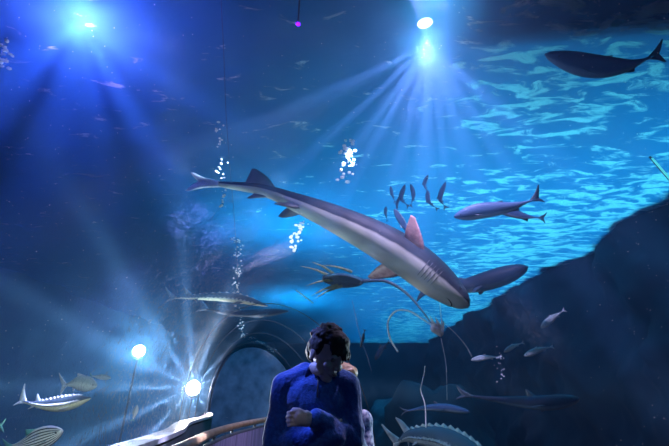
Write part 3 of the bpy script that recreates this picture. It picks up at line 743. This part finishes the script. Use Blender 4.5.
sturgeon('spotted sturgeon with white bony plates cropped by the bottom edge right of the man',
         [W(399, 441, 5.7), W(412, 436, 5.65), W(440, 439, 5.6), W(470, 454, 5.5), W(500, 476, 5.4)], (.25, .93, -.2), sturg2_skin, n=12, fat=1.55, scl=1.1, dh=.15, tail=(.20, .10, .10))
sturgeon('sturgeon with pale yellow belly and saw row of bony plates at lower left', [W(24, 402, 2.85), W(45, 405, 2.8), W(66, 404, 2.75), W(91, 398, 2.7)], (.1, .9, .15), sturg_skin, n=10, fat=1.35, scl=1.7, tail=(.26, .07, .12), dh=.10)
sturgeon('slender sturgeon in side view above the dark fish left of the man', [W(174, 298, 6.2), W(200, 297, 6.2), W(235, 298, 6.2), W(268, 306, 6.2)], (0, 1, -.1), sturg_skin, n=10, fat=.62, tail=(.12, .05, .08), fm=dark_fin)
f = Fish('sturgeon', 'long dark sturgeon silhouette just under the slender pale one', 'sturgeon', [W(206, 309, 7.6), W(230, 313, 7.6), W(262, 313, 7.6), W(289, 311, 7.6)], (0, 1, .1), STURG, dark_skin, dark_fin, fat=.62)
f.tail(.14, .05, .10, mat=pale_fin); f.dorsal(.2, .3, .06, .18); f.eyes(.9, .2, .006, eyem)
for sd in (-1, 1): f.pectoral(.75, .05, .10, .10, .03, sd)

finfish('silver_bream', 'silver deep bodied fish behind the yellow bellied sturgeon at lower left', [W(66, 385, 3.05), W(80, 383, 3.0), W(97, 386, 2.95)], (-.1, 1, -.1), PERCH, silver_skin, pale_fin, fat=1.5, tail=(.42, .32, .2), dor=(.4, .75, .12, .42), eye=.02)
finfish('teal_fish', 'small teal fish just right of the silver deep bodied fish', [W(92, 376, 3.4), W(101, 377, 3.4), W(111, 378, 3.4)], (0, 1, 0), PERCH, silver_skin, teal_fin, fat=.9, tail=(.2, .2, .15))
finfish('striped_bass', 'pale fish with dark lengthwise stripes at the bottom left corner', [W(12, 447, 2.5), W(28, 443, 2.45), W(45, 437, 2.4), W(63, 431, 2.35)], (-.25, .95, -.1), PERCH, stripe_skin, teal_fin, fat=1.25, tail=(.2, .2, .15), dor=(.3, .72, .10, .35), eye=.018)
finfish('teal_tailed_fish', 'fish leaving the left edge with only its teal tail in view', [W(-3, 427, 2.5), W(-20, 430, 2.5), W(-48, 432, 2.5)], (0, 1, 0), PERCH, silver_skin, teal_fin, fat=1, tail=(.2, .2, .18))
finfish('teal_fish', 'small teal fish tilted upright under the lamp at lower left', [W(133, 419, 2.9), W(135, 413, 2.9), W(137, 405, 2.9)], (-1, .2, 0), PERCH, silver_skin, teal_fin, fat=1.2, tail=(.2, .2, .15), ns=24)

# ------------------------------------------------------------------ ray with trailing tail, ropes, fronds
raym = mottled('ray_skin', (.02, .06, .10), (.06, .12, .17), scale=9, rough=.5)
frondm = mottled('frond', (.20, .26, .14), (.42, .44, .24), scale=12, rough=.6)
ropem = mottled('blue_hose', (.02, .06, .16), (.04, .12, .25), scale=20, rough=.4)
whiterope = mottled('white_rope', (.5, .6, .62), (.75, .82, .82), scale=40, rough=.7)
rc = W(343, 278, 5.6)
ray = empty('stingray', rc, 'dark stingray with pale trailing frills and a long curving tail, above the man\'s head', 'stingray')
bm = bmesh.new(); ns = 20; rows = []
ra = (W(365, 280, 5.6) - W(318, 276, 5.6)).normalized(); rn = (ra.cross(FW)).normalized() * -1; rf = ra.cross(rn)
for sgn in (1, -1):
    g = []
    for i in range(ns + 1):
        t = i / ns; wdt = .33 * sin(pi * t) ** .7; ctr = ra * (t - .5) * .62; row = []
        for j in range(17):
            q = (j - 8) / 8; row.append(bm.verts.new(ctr + (rf * .9 + rn * .42) * q * wdt + (rn * .9 - rf * .4) * sgn * .055 * (1 - q * q) * sin(pi * t) ** .6 + rn * .06 * abs(q) ** 2))
        g.append(row)
    for i in range(ns):
        for j in range(16): bm.faces.new((g[i][j], g[i][j + 1], g[i + 1][j + 1], g[i + 1][j]))
bmesh.ops.remove_doubles(bm, verts=bm.verts, dist=.0005)
link('body', bm, raym, ray)
bm = bmesh.new(); tp = smoothpts([p - rc for p in (W(360, 281, 5.6), W(385, 281, 5.55), W(405, 292, 5.5), W(420, 308, 5.45), W(432, 324, 5.4))], 8)
tube(bm, tp, [.03 - .022 * i / len(tp) for i in range(len(tp))], 8); link('tail', bm, raym, ray)
for (x0, y0, x1, y1) in ((330, 276, 300, 266), (333, 280, 306, 286), (338, 285, 311, 296), (342, 286, 314, 299), (334, 274, 312, 262), (352, 272, 322, 265), (340, 287, 326, 290)):
    bm = bmesh.new(); pp = smoothpts([W(x0, y0, 5.62) - rc, W((x0 + x1) / 2, (y0 + y1) / 2 - 1.5, 5.55) - rc, W(x1, y1, 5.5) - rc], 6)
    tube(bm, pp, [.022, .024, .022, .02, .018, .016, .014, .012, .010, .008, .006, .004, .003][:len(pp)], 6); link('frill', bm, frondm, ray)

def rope(name, label, pts, r, mat, cat='rope', group=None, n=8):
    P = smoothpts(pts, n); bm = bmesh.new(); tube(bm, P, r, 6); return tag(link(name, bm, mat), label, cat, group)
rope('rope', 'white rope bent in a loop under the large shark', [W(398, 352, 5.0), W(390, 338, 5.0), (W(388, 322, 5.0)), W(396, 311, 5.0), W(409, 311, 5.0), W(421, 318, 5.0), W(433, 326, 5.0)], .012, whiterope)
fr = empty('frayed_sponge', W(440, 331, 5.0), 'pale frayed sponge with ragged fingers where the ropes meet', 'sponge')
spm = mottled('sponge', (.45, .36, .32), (.72, .64, .58), scale=20, rough=.9)
bm = bmesh.new(); c0 = fr.location.copy()
pp = [W(431, 326, 5.0) - c0, W(436, 329, 5.0) - c0, W(442, 336, 5.0) - c0]; tube(bm, smoothpts(pp, 5), [.03, .045, .055, .06, .06, .06, .055, .05, .04, .03, .02][:11], 8); link('body', bm, spm, fr)
for k in range(8):
    a = W(433 + k * 1.3, 327 + k * .9, 5.0) - c0; b = W(430 + k * 1.9, 316 + (k % 3) * 2.4 + k * .35, 4.94) - c0
    bm = bmesh.new(); tube(bm, smoothpts([a, a.lerp(b, .5) + Vector((.01, 0, 0)), b], 4), [.02, .018, .016, .014, .012, .010, .008, .006, .004][:9], 6); link('finger', bm, spm, fr)
rope('rope', 'thin pale line running from the shark down to the frayed sponge', [W(438, 285, 4.75), W(440, 305, 4.9), W(442, 328, 5.0)], .004, whiterope)
rope('rope', 'thin pale line slanting down right from the sponge into the dark', [W(443, 322, 4.95), W(456, 334, 5.0), W(466, 346, 5.05), (W(472, 357, 5.1))], .004, whiterope)
rope('rope', 'pale line hanging straight down from the sponge to the sturgeon', [W(441, 338, 5.02), W(446, 365, 5.02), W(447, 400, 5.02)], .003, whiterope)
rope('rope', 'kinked white line rising from the bottom right of the man', [W(426, 428, 4.9), W(425, 405, 4.9), W(421, 390, 4.9), W(424, 375, 4.9), W(425, 366, 4.9)], .006, whiterope)
rope('rope', 'long straight thin line hanging from the surface at left of centre', [W(221, 0, 4.0), W(224, 60, 4.3), (W(227, 130, 4.6)), W(236, 240, 5.2), W(238, 290, 6.2)], .004, ropem)
rope('rope', 'thin dark line right of the hanging small fish', [W(352, 300, 5.4), W(360, 335, 5.4), W(366, 352, 5.4), W(372, 372, 5.4)], .004, ropem)
bm = bmesh.new(); tube(bm, [W(296, 290, 5.3), W(313, 303, 5.3)], .009, 8); tag(link('stick', bm, whiterope), 'short straight pale stick floating above left of the man', 'stick')

# ------------------------------------------------------------------ bubbles and drifting specks
bub = mottled('bubble', (.9, .95, 1), (1, 1, 1), rough=.1)
def bubbles(label, pts, n, spread, r0, r1, seed, mat=bub):
    rnd = random.Random(seed); bm = bmesh.new(); P = smoothpts(pts, 10)
    for _ in range(n):
        p = P[rnd.randrange(len(P))] + Vector([rnd.gauss(0, spread) for _ in range(3)]); p.z = min(p.z, SURF - .15); r = rnd.uniform(r0, r1)
        blob(bm, p, (r * rnd.uniform(.8, 1.5), r, r * rnd.uniform(.6, 1.1)), sub=1)
    return tag(link('air_bubbles', bm, mat), label, 'bubbles', kind='stuff')
bubbles('cluster of white air bubbles above the back of the large shark', [W(351, 144, 5.2), W(348, 155, 5.2), W(349, 166, 5.2), W(344, 178, 5.2)], 46, .045, .012, .034, 1)
bubbles('stream of white air bubbles just under the large shark at left', [W(302, 220, 4.7), W(299, 230, 4.7), W(294, 240, 4.7), W(292, 250, 4.7)], 40, .035, .010, .026, 2)
bubbles('short column of bubbles by the tail of the large shark', [W(221, 120, 5.0), W(221, 150, 5.0), W(223, 180, 5.0), W(222, 204, 5.0)], 42, .035, .006, .022, 3)
bubbles('long thin column of bubbles rising left of the man', [W(237, 225, 9.0), W(238, 255, 9.2), W(237, 285, 9.4), W(239, 310, 9.6), W(243, 335, 9.8)], 110, .05, .010, .030, 4)
bubbles('string of tiny bubbles along the far tunnel arch left of the man', [W(243, 336, 13), W(258, 342, 13), W(275, 352, 13)], 40, .03, .012, .026, 5)
bubbles('trickle of tiny bubbles in the dark water right of the sponge', [W(498, 340, 5.2), W(500, 362, 5.2), W(502, 380, 5.2)], 22, .03, .005, .010, 6)
bubbles('spray of bright droplets at the left edge', [W(-1, 38, 3.6), W(5, 49, 3.6), W(1, 55, 3.6), W(3, 66, 3.6)], 30, .02, .006, .016, 8)

rnd = random.Random(11); bm = bmesh.new()
for _ in range(1500):
    p = W(rnd.uniform(-40, 709), rnd.uniform(-20, 460), rnd.uniform(2.9, 6.6)); 
    if p.z > SURF - .2 or p.z < FZ + .5 or p.x > 6.2 or (p.z < APEX + .35 and -1.5 < p.x < 2.3 and p.y < 7): continue
    r = rnd.uniform(.0015, .0045); blob(bm, p, (r, r, r), sub=1)
tag(link('drifting_specks', bm, bub), 'tiny pale specks drifting all through the water', 'specks', kind='stuff')

# glowing streak added for the reflection of a lamp in the glass
bar2 = empty('reflection_streak', W(664, 171, 5.1), 'thin pale green glowing streak, a lamp reflection, at the right edge', 'lamp')
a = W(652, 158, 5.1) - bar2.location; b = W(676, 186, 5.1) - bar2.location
bm = bmesh.new(); tube(bm, [a, b], .010, 8); link('streak_tube', bm, emit('green_streak', (.12, .75, .75), .9), bar2)
bm = bmesh.new(); tube(bm, [a.lerp(b, -.05) + Vector((0, .012, .01)), a.lerp(b, 1.05) + Vector((0, .012, .01))], .011, 8); link('housing', bm, dark_metal, bar2)  # made-up backing rod behind the glowing streak

# ------------------------------------------------------------------ rocks and coral on the tank floor
def boulder(label, loc, r, seed, mat=rock, group=None, sq=.75):
    bm = bmesh.new(); bmesh.ops.create_icosphere(bm, subdivisions=4, radius=1)
    for v in bm.verts:
        n = v.co.normalized(); k = 1 + .38 * noise.fractal(n * 1.3 + Vector((seed, 0, 0)), 1, 2, 5); v.co = Vector((n.x * r * k, n.y * r * k, n.z * r * k * sq))
    o = link('boulder', bm, mat); o.location = loc; return tag(o, label, 'rock', group)
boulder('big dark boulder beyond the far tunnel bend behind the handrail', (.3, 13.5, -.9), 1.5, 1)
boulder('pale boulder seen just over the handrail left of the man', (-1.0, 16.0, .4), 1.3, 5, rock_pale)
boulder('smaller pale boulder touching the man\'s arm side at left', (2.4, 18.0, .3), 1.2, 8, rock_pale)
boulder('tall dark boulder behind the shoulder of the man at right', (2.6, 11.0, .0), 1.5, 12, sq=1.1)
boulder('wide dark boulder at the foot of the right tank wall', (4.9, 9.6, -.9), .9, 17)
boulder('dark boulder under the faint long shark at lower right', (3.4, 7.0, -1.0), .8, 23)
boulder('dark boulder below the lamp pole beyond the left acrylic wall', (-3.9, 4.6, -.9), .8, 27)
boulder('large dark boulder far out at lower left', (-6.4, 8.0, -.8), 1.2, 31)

# ------------------------------------------------------------------ people
def bake_remesh(name, bm, voxel, mat, parent, smooth_it=6, disp=None):
    me = bpy.data.meshes.new(name); bm.to_mesh(me); bm.free()
    o = bpy.data.objects.new(name, me); COL.objects.link(o)
    m = o.modifiers.new('r', 'REMESH'); m.mode = 'VOXEL'; m.voxel_size = voxel
    if smooth_it:
        s = o.modifiers.new('s', 'SMOOTH'); s.iterations = smooth_it; s.factor = .6
    dg = bpy.context.evaluated_depsgraph_get(); dg.update()
    new = bpy.data.meshes.new_from_object(o.evaluated_get(dg)); bpy.data.objects.remove(o)
    if disp:
        nb = bmesh.new(); nb.from_mesh(new); nb.normal_update()
        for v in nb.verts: v.co += v.normal * disp(v.co)
        nb.to_mesh(new); nb.free()
    for p in new.polygons: p.use_smooth = True
    new.materials.clear(); new.materials.append(mat)
    r = bpy.data.objects.new(name, new); COL.objects.link(r); r.parent = parent; return r

def limb(bm, pts, rad, n=10, flat=1.0, fdir=None):
    """overlapping blobs along a polyline with tapering radius"""
    for (a, ra), (b, rb) in zip(list(zip(pts, rad)), list(zip(pts, rad))[1:]):
        a = Vector(a); b = Vector(b)
        for i in range(n + 1):
            t = i / n; r = ra + (rb - ra) * t
            blob(bm, a.lerp(b, t), (r, r * flat, r))

skin = mottled('skin', (.40, .31, .29), (.47, .37, .35), scale=25, rough=.55)
hairm = mottled('dark_brown_hair', (.006, .004, .003), (.022, .013, .009), scale=60, rough=.75, detail=8)
sweater = mottled('blue_knit_sweater', (.008, .045, .21), (.014, .075, .30), scale=70, rough=.9, bump=.3, spec=.1)
sweater.node_tree.nodes['Principled BSDF'].inputs['Sheen Weight'].default_value = .4
trousers = mottled('dark_trousers', (.015, .017, .025), (.03, .03, .04), scale=50, rough=.9)
shoem = mottled('shoe_leather', (.02, .015, .012), (.04, .03, .02), rough=.5)
lip = mottled('lip', (.30, .14, .12), (.36, .18, .15), scale=40, rough=.5)
eyew = mottled('eye_white', (.20, .17, .16), (.26, .22, .2), rough=.8)
glassf = mottled('glasses_frame', (.01, .01, .012), (.02, .02, .02), rough=.3)

def head_matrix(c, yaw, pitch, roll=0):
    # local: -y face front, z up
    return Matrix.Translation(c) @ Matrix.Rotation(R(yaw), 4, 'Z') @ Matrix.Rotation(R(pitch), 4, 'X') @ Matrix.Rotation(R(roll), 4, 'Y')

def add_head(bm, M, k=1.0):
    def b(c, r, rot=None):
        x = bmesh.ops.create_icosphere(bm, subdivisions=3, radius=1)
        m = M @ Matrix.Translation(Vector(c) * k) @ (rot.to_4x4() if rot else Matrix.Identity(4)) @ Matrix.Diagonal((r[0] * k, r[1] * k, r[2] * k, 1))
        bmesh.ops.transform(bm, matrix=m, verts=x['verts'])
    b((0, .012, .035), (.074, .092, .088)); b((0, -.03, .03), (.066, .062, .075))       # skull, forehead
    b((0, -.028, -.035), (.056, .060, .062)); b((0, -.058, -.082), (.030, .030, .024))  # face, chin
    for s in (-1, 1):
        b((s * .036, -.068, -.020), (.024, .020, .022)); b((s * .045, -.02, -.065), (.018, .045, .025))  # cheek, jaw
        b((s * .026, -.084, .026), (.024, .010, .008))                                                    # brow
        b((s * .076, .008, -.006), (.008, .019, .031)); b((s * .078, .014, .004), (.007, .014, .016))      # ear
        b((s * .011, -.100, -.022), (.009, .010, .008))                                                   # nostril
    b((0, -.094, .004), (.010, .012, .024)); b((0, -.104, -.014), (.011, .014, .012))                     # nose
    b((0, -.088, -.050), (.024, .012, .012))

def finger(bm, base, dirs, ln, r):
    """bent finger: three bones along the given directions"""
    pts = [Vector(base)]
    for d, l in zip(dirs, ln): pts.append(pts[-1] + Vector(d).normalized() * l)
    limb(bm, pts, [r, r * .95, r * .88, r * .75], n=6)

man = empty('person', (-.09, 1.97, 0), 'man in a blue sweater with crossed arms, looking down to the right', 'person')
bm = bmesh.new()
HC = Vector((.045, -.06, 1.495)); HM = head_matrix(HC, 48, 28, 6)
add_head(bm, HM, 1.02)
limb(bm, [(.0, .015, 1.38), (.015, .005, 1.43), (.04, -.02, 1.47)], [.07, .058, .056])
def torso(bm, g=0.0):
    blob(bm, (0, .0, 1.29), (.15 + g, .105 + g, .13 + g)); blob(bm, (0, .0, 1.16), (.15 + g, .10 + g, .14 + g)); blob(bm, (0, .0, 1.02), (.145 + g, .098 + g, .12 + g))
    blob(bm, (0, .005, .93), (.155 + g, .105 + g, .10 + g))
    limb(bm, [(-.13, .0, 1.365), (0, .01, 1.40), (.13, .0, 1.365)], [.052 + g, .058 + g, .052 + g], n=8)
torso(bm)
RA = [(.152, .0, 1.365), (.178, -.02, 1.135), (.0, -.165, 1.225)]
LA = [(-.152, .0, 1.365), (-.180, -.03, 1.115), (.045, -.135, 1.155)]
limb(bm, RA, [.050, .040, .027]); limb(bm, LA, [.050, .040, .027])
for s in (-1, 1):
    limb(bm, [(s * .085, .0, .92), (s * .095, -.01, .50), (s * .10, .02, .085)], [.085, .055, .038]); limb(bm, [(s * .10, .03, .045), (s * .115, -.13, .035)], [.038, .032], n=6)
# hand of the upper arm: rests on the other sleeve, fingers tucked into the crook
blob(bm, (-.030, -.186, 1.228), (.032, .017, .034), Matrix.Rotation(R(14), 3, 'Z'))
blob(bm, (-.056, -.190, 1.230), (.026, .016, .034), Matrix.Rotation(R(14), 3, 'Z'))
for k, (z, l) in enumerate(((1.255, .9), (1.238, 1.0), (1.221, .95), (1.205, .8))):
    finger(bm, (-.070, -.192, z), [(-1, .15, -.05), (-.6, .8, -.1), (-.2, 1, -.1)], [.030 * l, .026 * l, .02 * l], .0074)
finger(bm, (-.035, -.190, 1.250), [(-.8, 0, .35), (-.95, .3, .1)], [.030, .026], .0095)
# tucked hand under the other upper arm
blob(bm, (.085, -.105, 1.160), (.038, .018, .034))
for k in range(4): finger(bm, (.108, -.095, 1.18 - k * .017), [(1, .5, .1), (.6, .9, .1)], [.03, .025], .0085)
finger(bm, (.08, -.105, 1.185), [(.6, .2, .8), (.9, .3, .4)], [.03, .025], .0095)
bake_remesh('body', bm, .0045, skin, man, 2)
def hp(c, k=1.03): return HM @ (Vector(c) * k)
for s in (-1, 1):
    bm = bmesh.new(); blob(bm, hp((s * .030, -.078, .010)), (.012, .012, .011)); link('eye', bm, eyew, man)
bm = bmesh.new(); blob(bm, hp((0, -.098, -.048)), (.019, .006, .006), HM.to_3x3()); link('lips', bm, lip, man)
# hair: cap of locks over the skull with a heavy fringe
bm = bmesh.new(); hr = random.Random(5)
def hb(c, r): blob(bm, hp(c), r, HM.to_3x3(), sub=2)
hb((0, .022, .055), (.084, .094, .086)); hb((0, -.03, .085), (.072, .066, .052)); hb((0, .06, .01), (.070, .055, .075))
for s in (-1, 1): hb((s * .066, .022, .03), (.020, .052, .05))
for k in range(90):
    a = hr.uniform(0, 2 * pi); e = hr.uniform(-.05, 1.45); n = Vector((cos(a) * cos(e), sin(a) * cos(e), sin(e)))
    if n.y < -.55 and n.z < .35: continue
    p = Vector((n.x * .078, n.y * .092 + .018, n.z * .088 + .052)); hb(p, (hr.uniform(.010, .018), hr.uniform(.010, .02), hr.uniform(.008, .014)))
for k in range(26):
    x = -.062 + .124 * k / 25; p = Vector((x, -.086 + abs(x) * .5, .072)); L2 = hr.uniform(.018, .045)
    for j in range(5): hb(p + Vector((.004 * j, -.004 * j, -L2 * j / 4)), (.009, .009, .012))
bake_remesh('hair', bm, .005, hairm, man, 2, disp=lambda p: .004 * noise.noise(p * 90))
# sweater with raised collar
bm = bmesh.new(); torso(bm, .022)
limb(bm, [(x, y, z) for x, y, z in RA[:2]] + [(.015, -.155, 1.222)], [.066, .056, .043]); limb(bm, [(x, y, z) for x, y, z in LA[:2]] + [(.05, -.125, 1.155), (.10, -.10, 1.165)], [.066, .056, .048, .05])
limb(bm, [(-.105, .012, 1.39), (-.055, .012, 1.425)], [.055, .05], n=6); limb(bm, [(.105, .012, 1.39), (.06, .012, 1.42)], [.055, .05], n=6)
def fold(p):
    return .004 * sin(34 * p.x + 26 * p.z + 5 * noise.noise(p * 7)) * max(0, min(1, (1.36 - p.z) * 6)) + .006 * noise.noise(p * 13)
bake_remesh('sweater', bm, .007, sweater, man, 5, disp=fold)
bm = bmesh.new(); ring = []
cpts = [Vector((.005 + .078 * cos(a), .012 + .072 * sin(a), 1.435 + .016 * sin(a))) for a in [R(-62 + 304 * j / 30) for j in range(31)]]
for p in cpts: ring.append([bm.verts.new(p + Vector((0, 0, -.03)) + (p - Vector((.005, .012, p.z))) * .18), bm.verts.new(p + Vector((0, 0, .022))), bm.verts.new(p + Vector((0, 0, .022)) + (p - Vector((.005, .012, p.z))) * .10), bm.verts.new(p + Vector((0, 0, -.035)) + (p - Vector((.005, .012, p.z))) * .42)])
for a, b in zip(ring, ring[1:]):
    for k in range(4): bm.faces.new((a[k], a[(k + 1) % 4], b[(k + 1) % 4], b[k]))
bm.faces.new(ring[0]); bm.faces.new(ring[-1]); link('collar', bm, sweater, man)
bm = bmesh.new(); tube(bm, [Vector((.012, -.078, 1.425)), Vector((.014, -.118, 1.37)), Vector((.014, -.135, 1.31))], .0035, 6); link('zip', bm, dark_metal, man)
for nm, zz, r in (('trousers', .9, .02),):
    bm = bmesh.new(); blob(bm, (0, .005, .90), (.175, .125, .10))
    for s in (-1, 1): limb(bm, [(s * .085, .0, .90), (s * .095, -.01, .50), (s * .10, .02, .10)], [.105, .078, .062])
    bake_remesh('trousers', bm, .012, trousers, man, 4)
for s in (-1, 1):
    bm = bmesh.new(); limb(bm, [(s * .10, .045, .052), (s * .108, -.06, .05), (s * .118, -.15, .044)], [.05, .05, .042], n=6); bake_remesh('shoe', bm, .01, shoem, man, 3)

# second visitor, mostly hidden behind the man's shoulder
v2 = empty('person', (.03, 2.42, -.0), 'visitor with light brown hair almost hidden behind the shoulder of the man', 'person')
tan_hair = mottled('light_brown_hair', (.30, .18, .08), (.55, .36, .18), scale=50, rough=.5)
patt = mottled('patterned_knit', (.05, .08, .2), (.65, .66, .75), scale=45, rough=.9, detail=2)
bm = bmesh.new(); H2 = head_matrix(Vector((.025, -.03, 1.37)), 20, 15); add_head(bm, H2, .98)
limb(bm, [(0, 0, 1.22), (0, -.01, 1.33)], [.055, .05])
def torso2(bm, g=0): 
    blob(bm, (0, 0, 1.12), (.145 + g, .095 + g, .12 + g)); blob(bm, (0, 0, .98), (.13 + g, .09 + g, .14 + g)); blob(bm, (0, 0, .85), (.15 + g, .1 + g, .11 + g))
    limb(bm, [(-.13, 0, 1.19), (0, 0, 1.21), (.13, 0, 1.19)], [.045 + g] * 3, n=6)
torso2(bm)
A2 = [(.13, 0, 1.16), (.15, -.05, .96), (.075, -.27, 1.125)]; B2 = [(-.15, 0, 1.18), (-.17, 0, .95), (-.16, -.1, .74)]
limb(bm, A2, [.044, .036, .026]); limb(bm, B2, [.044, .036, .026])
blob(bm, (.05, -.305, 1.135), (.03, .036, .018)); 
for k in range(4): finger(bm, (.035 + k * .014, -.33, 1.142), [(-.3, -.8, .2), (-.3, -.5, -.6), (0, .1, -1)], [.03, .022, .018], .0085)
finger(bm, (.02, -.29, 1.14), [(-.9, -.4, .1), (-.7, -.7, -.2)], [.03, .025], .0095)
blob(bm, (-.158, -.12, .69), (.02, .034, .04))
for k in range(4): finger(bm, (-.158, -.145 + k * .016, .66), [(0, -.2, -1), (.2, -.1, -1), (.4, 0, -.9)], [.03, .024, .02], .008)
finger(bm, (-.15, -.15, .69), [(.3, -.6, -.7), (.2, -.3, -1)], [.03, .024], .009)
for s in (-1, 1):
    limb(bm, [(s * .08, 0, .82), (s * .085, -.01, .45), (s * .09, .02, .08)], [.08, .05, .036]); limb(bm, [(s * .09, .03, .042), (s * .10, -.11, .034)], [.035, .03], n=6)
bake_remesh('body', bm, .007, skin, v2, 3)
bm = bmesh.new()
def hb2(c, r): blob(bm, H2 @ (Vector(c) * .98), r, H2.to_3x3())
hb2((0, .024, .05), (.084, .094, .088)); hb2((0, -.02, .085), (.072, .07, .05))
for s in (-1, 1): hb2((s * .074, .01, -.03), (.022, .05, .09)); hb2((s * .07, .03, -.10), (.03, .045, .06))
hb2((0, .07, -.06), (.075, .04, .12))
bake_remesh('hair', bm, .007, tan_hair, v2, 2, disp=lambda p: .005 * noise.noise(p * 60))
for s in (-1, 1):
    bm = bmesh.new(); blob(bm, H2 @ Vector((s * .030, -.077, .010)), (.011,) * 3); link('eye', bm, eyew, v2)
bm = bmesh.new(); torso2(bm, .02); limb(bm, A2[:2] + [(.09, -.235, 1.10)], [.06, .052, .042]); limb(bm, B2[:2] + [(-.162, -.08, .78)], [.06, .052, .042])
bake_remesh('jumper', bm, .008, patt, v2, 4)
bm = bmesh.new(); blob(bm, (0, 0, .83), (.168, .12, .09))
for s in (-1, 1): limb(bm, [(s * .08, 0, .82), (s * .085, -.01, .45), (s * .09, .02, .10)], [.1, .072, .055])
bake_remesh('trousers', bm, .012, trousers, v2, 4)
for s in (-1, 1):
    bm = bmesh.new(); limb(bm, [(s * .09, .045, .05), (s * .10, -.12, .042)], [.046, .04], n=6); bake_remesh('shoe', bm, .01, shoem, v2, 3)

# green glow added for an exit light's reflection by the man's elbow
gl = empty('exit_light_glint', W(275.5, 438, 3.05), 'small green glowing exit light reflection by the elbow of the man', 'lamp')
bm = bmesh.new(); blob(bm, (0, 0, 0), (.014, .008, .026)); link('lens', bm, emit('green_glint', (.05, 1, .35), 1.2), gl)
bm = bmesh.new(); box(bm, (-.02, .004, -.035), (.02, .03, .035)); link('housing', bm, dark_metal, gl, False)  # made-up box and post that carry the green glow
bm = bmesh.new(); tube(bm, [Vector((0, .017, -.03)), Vector((0, .017, -gl.location.z))], .012, 8); link('post', bm, dark_metal, gl)
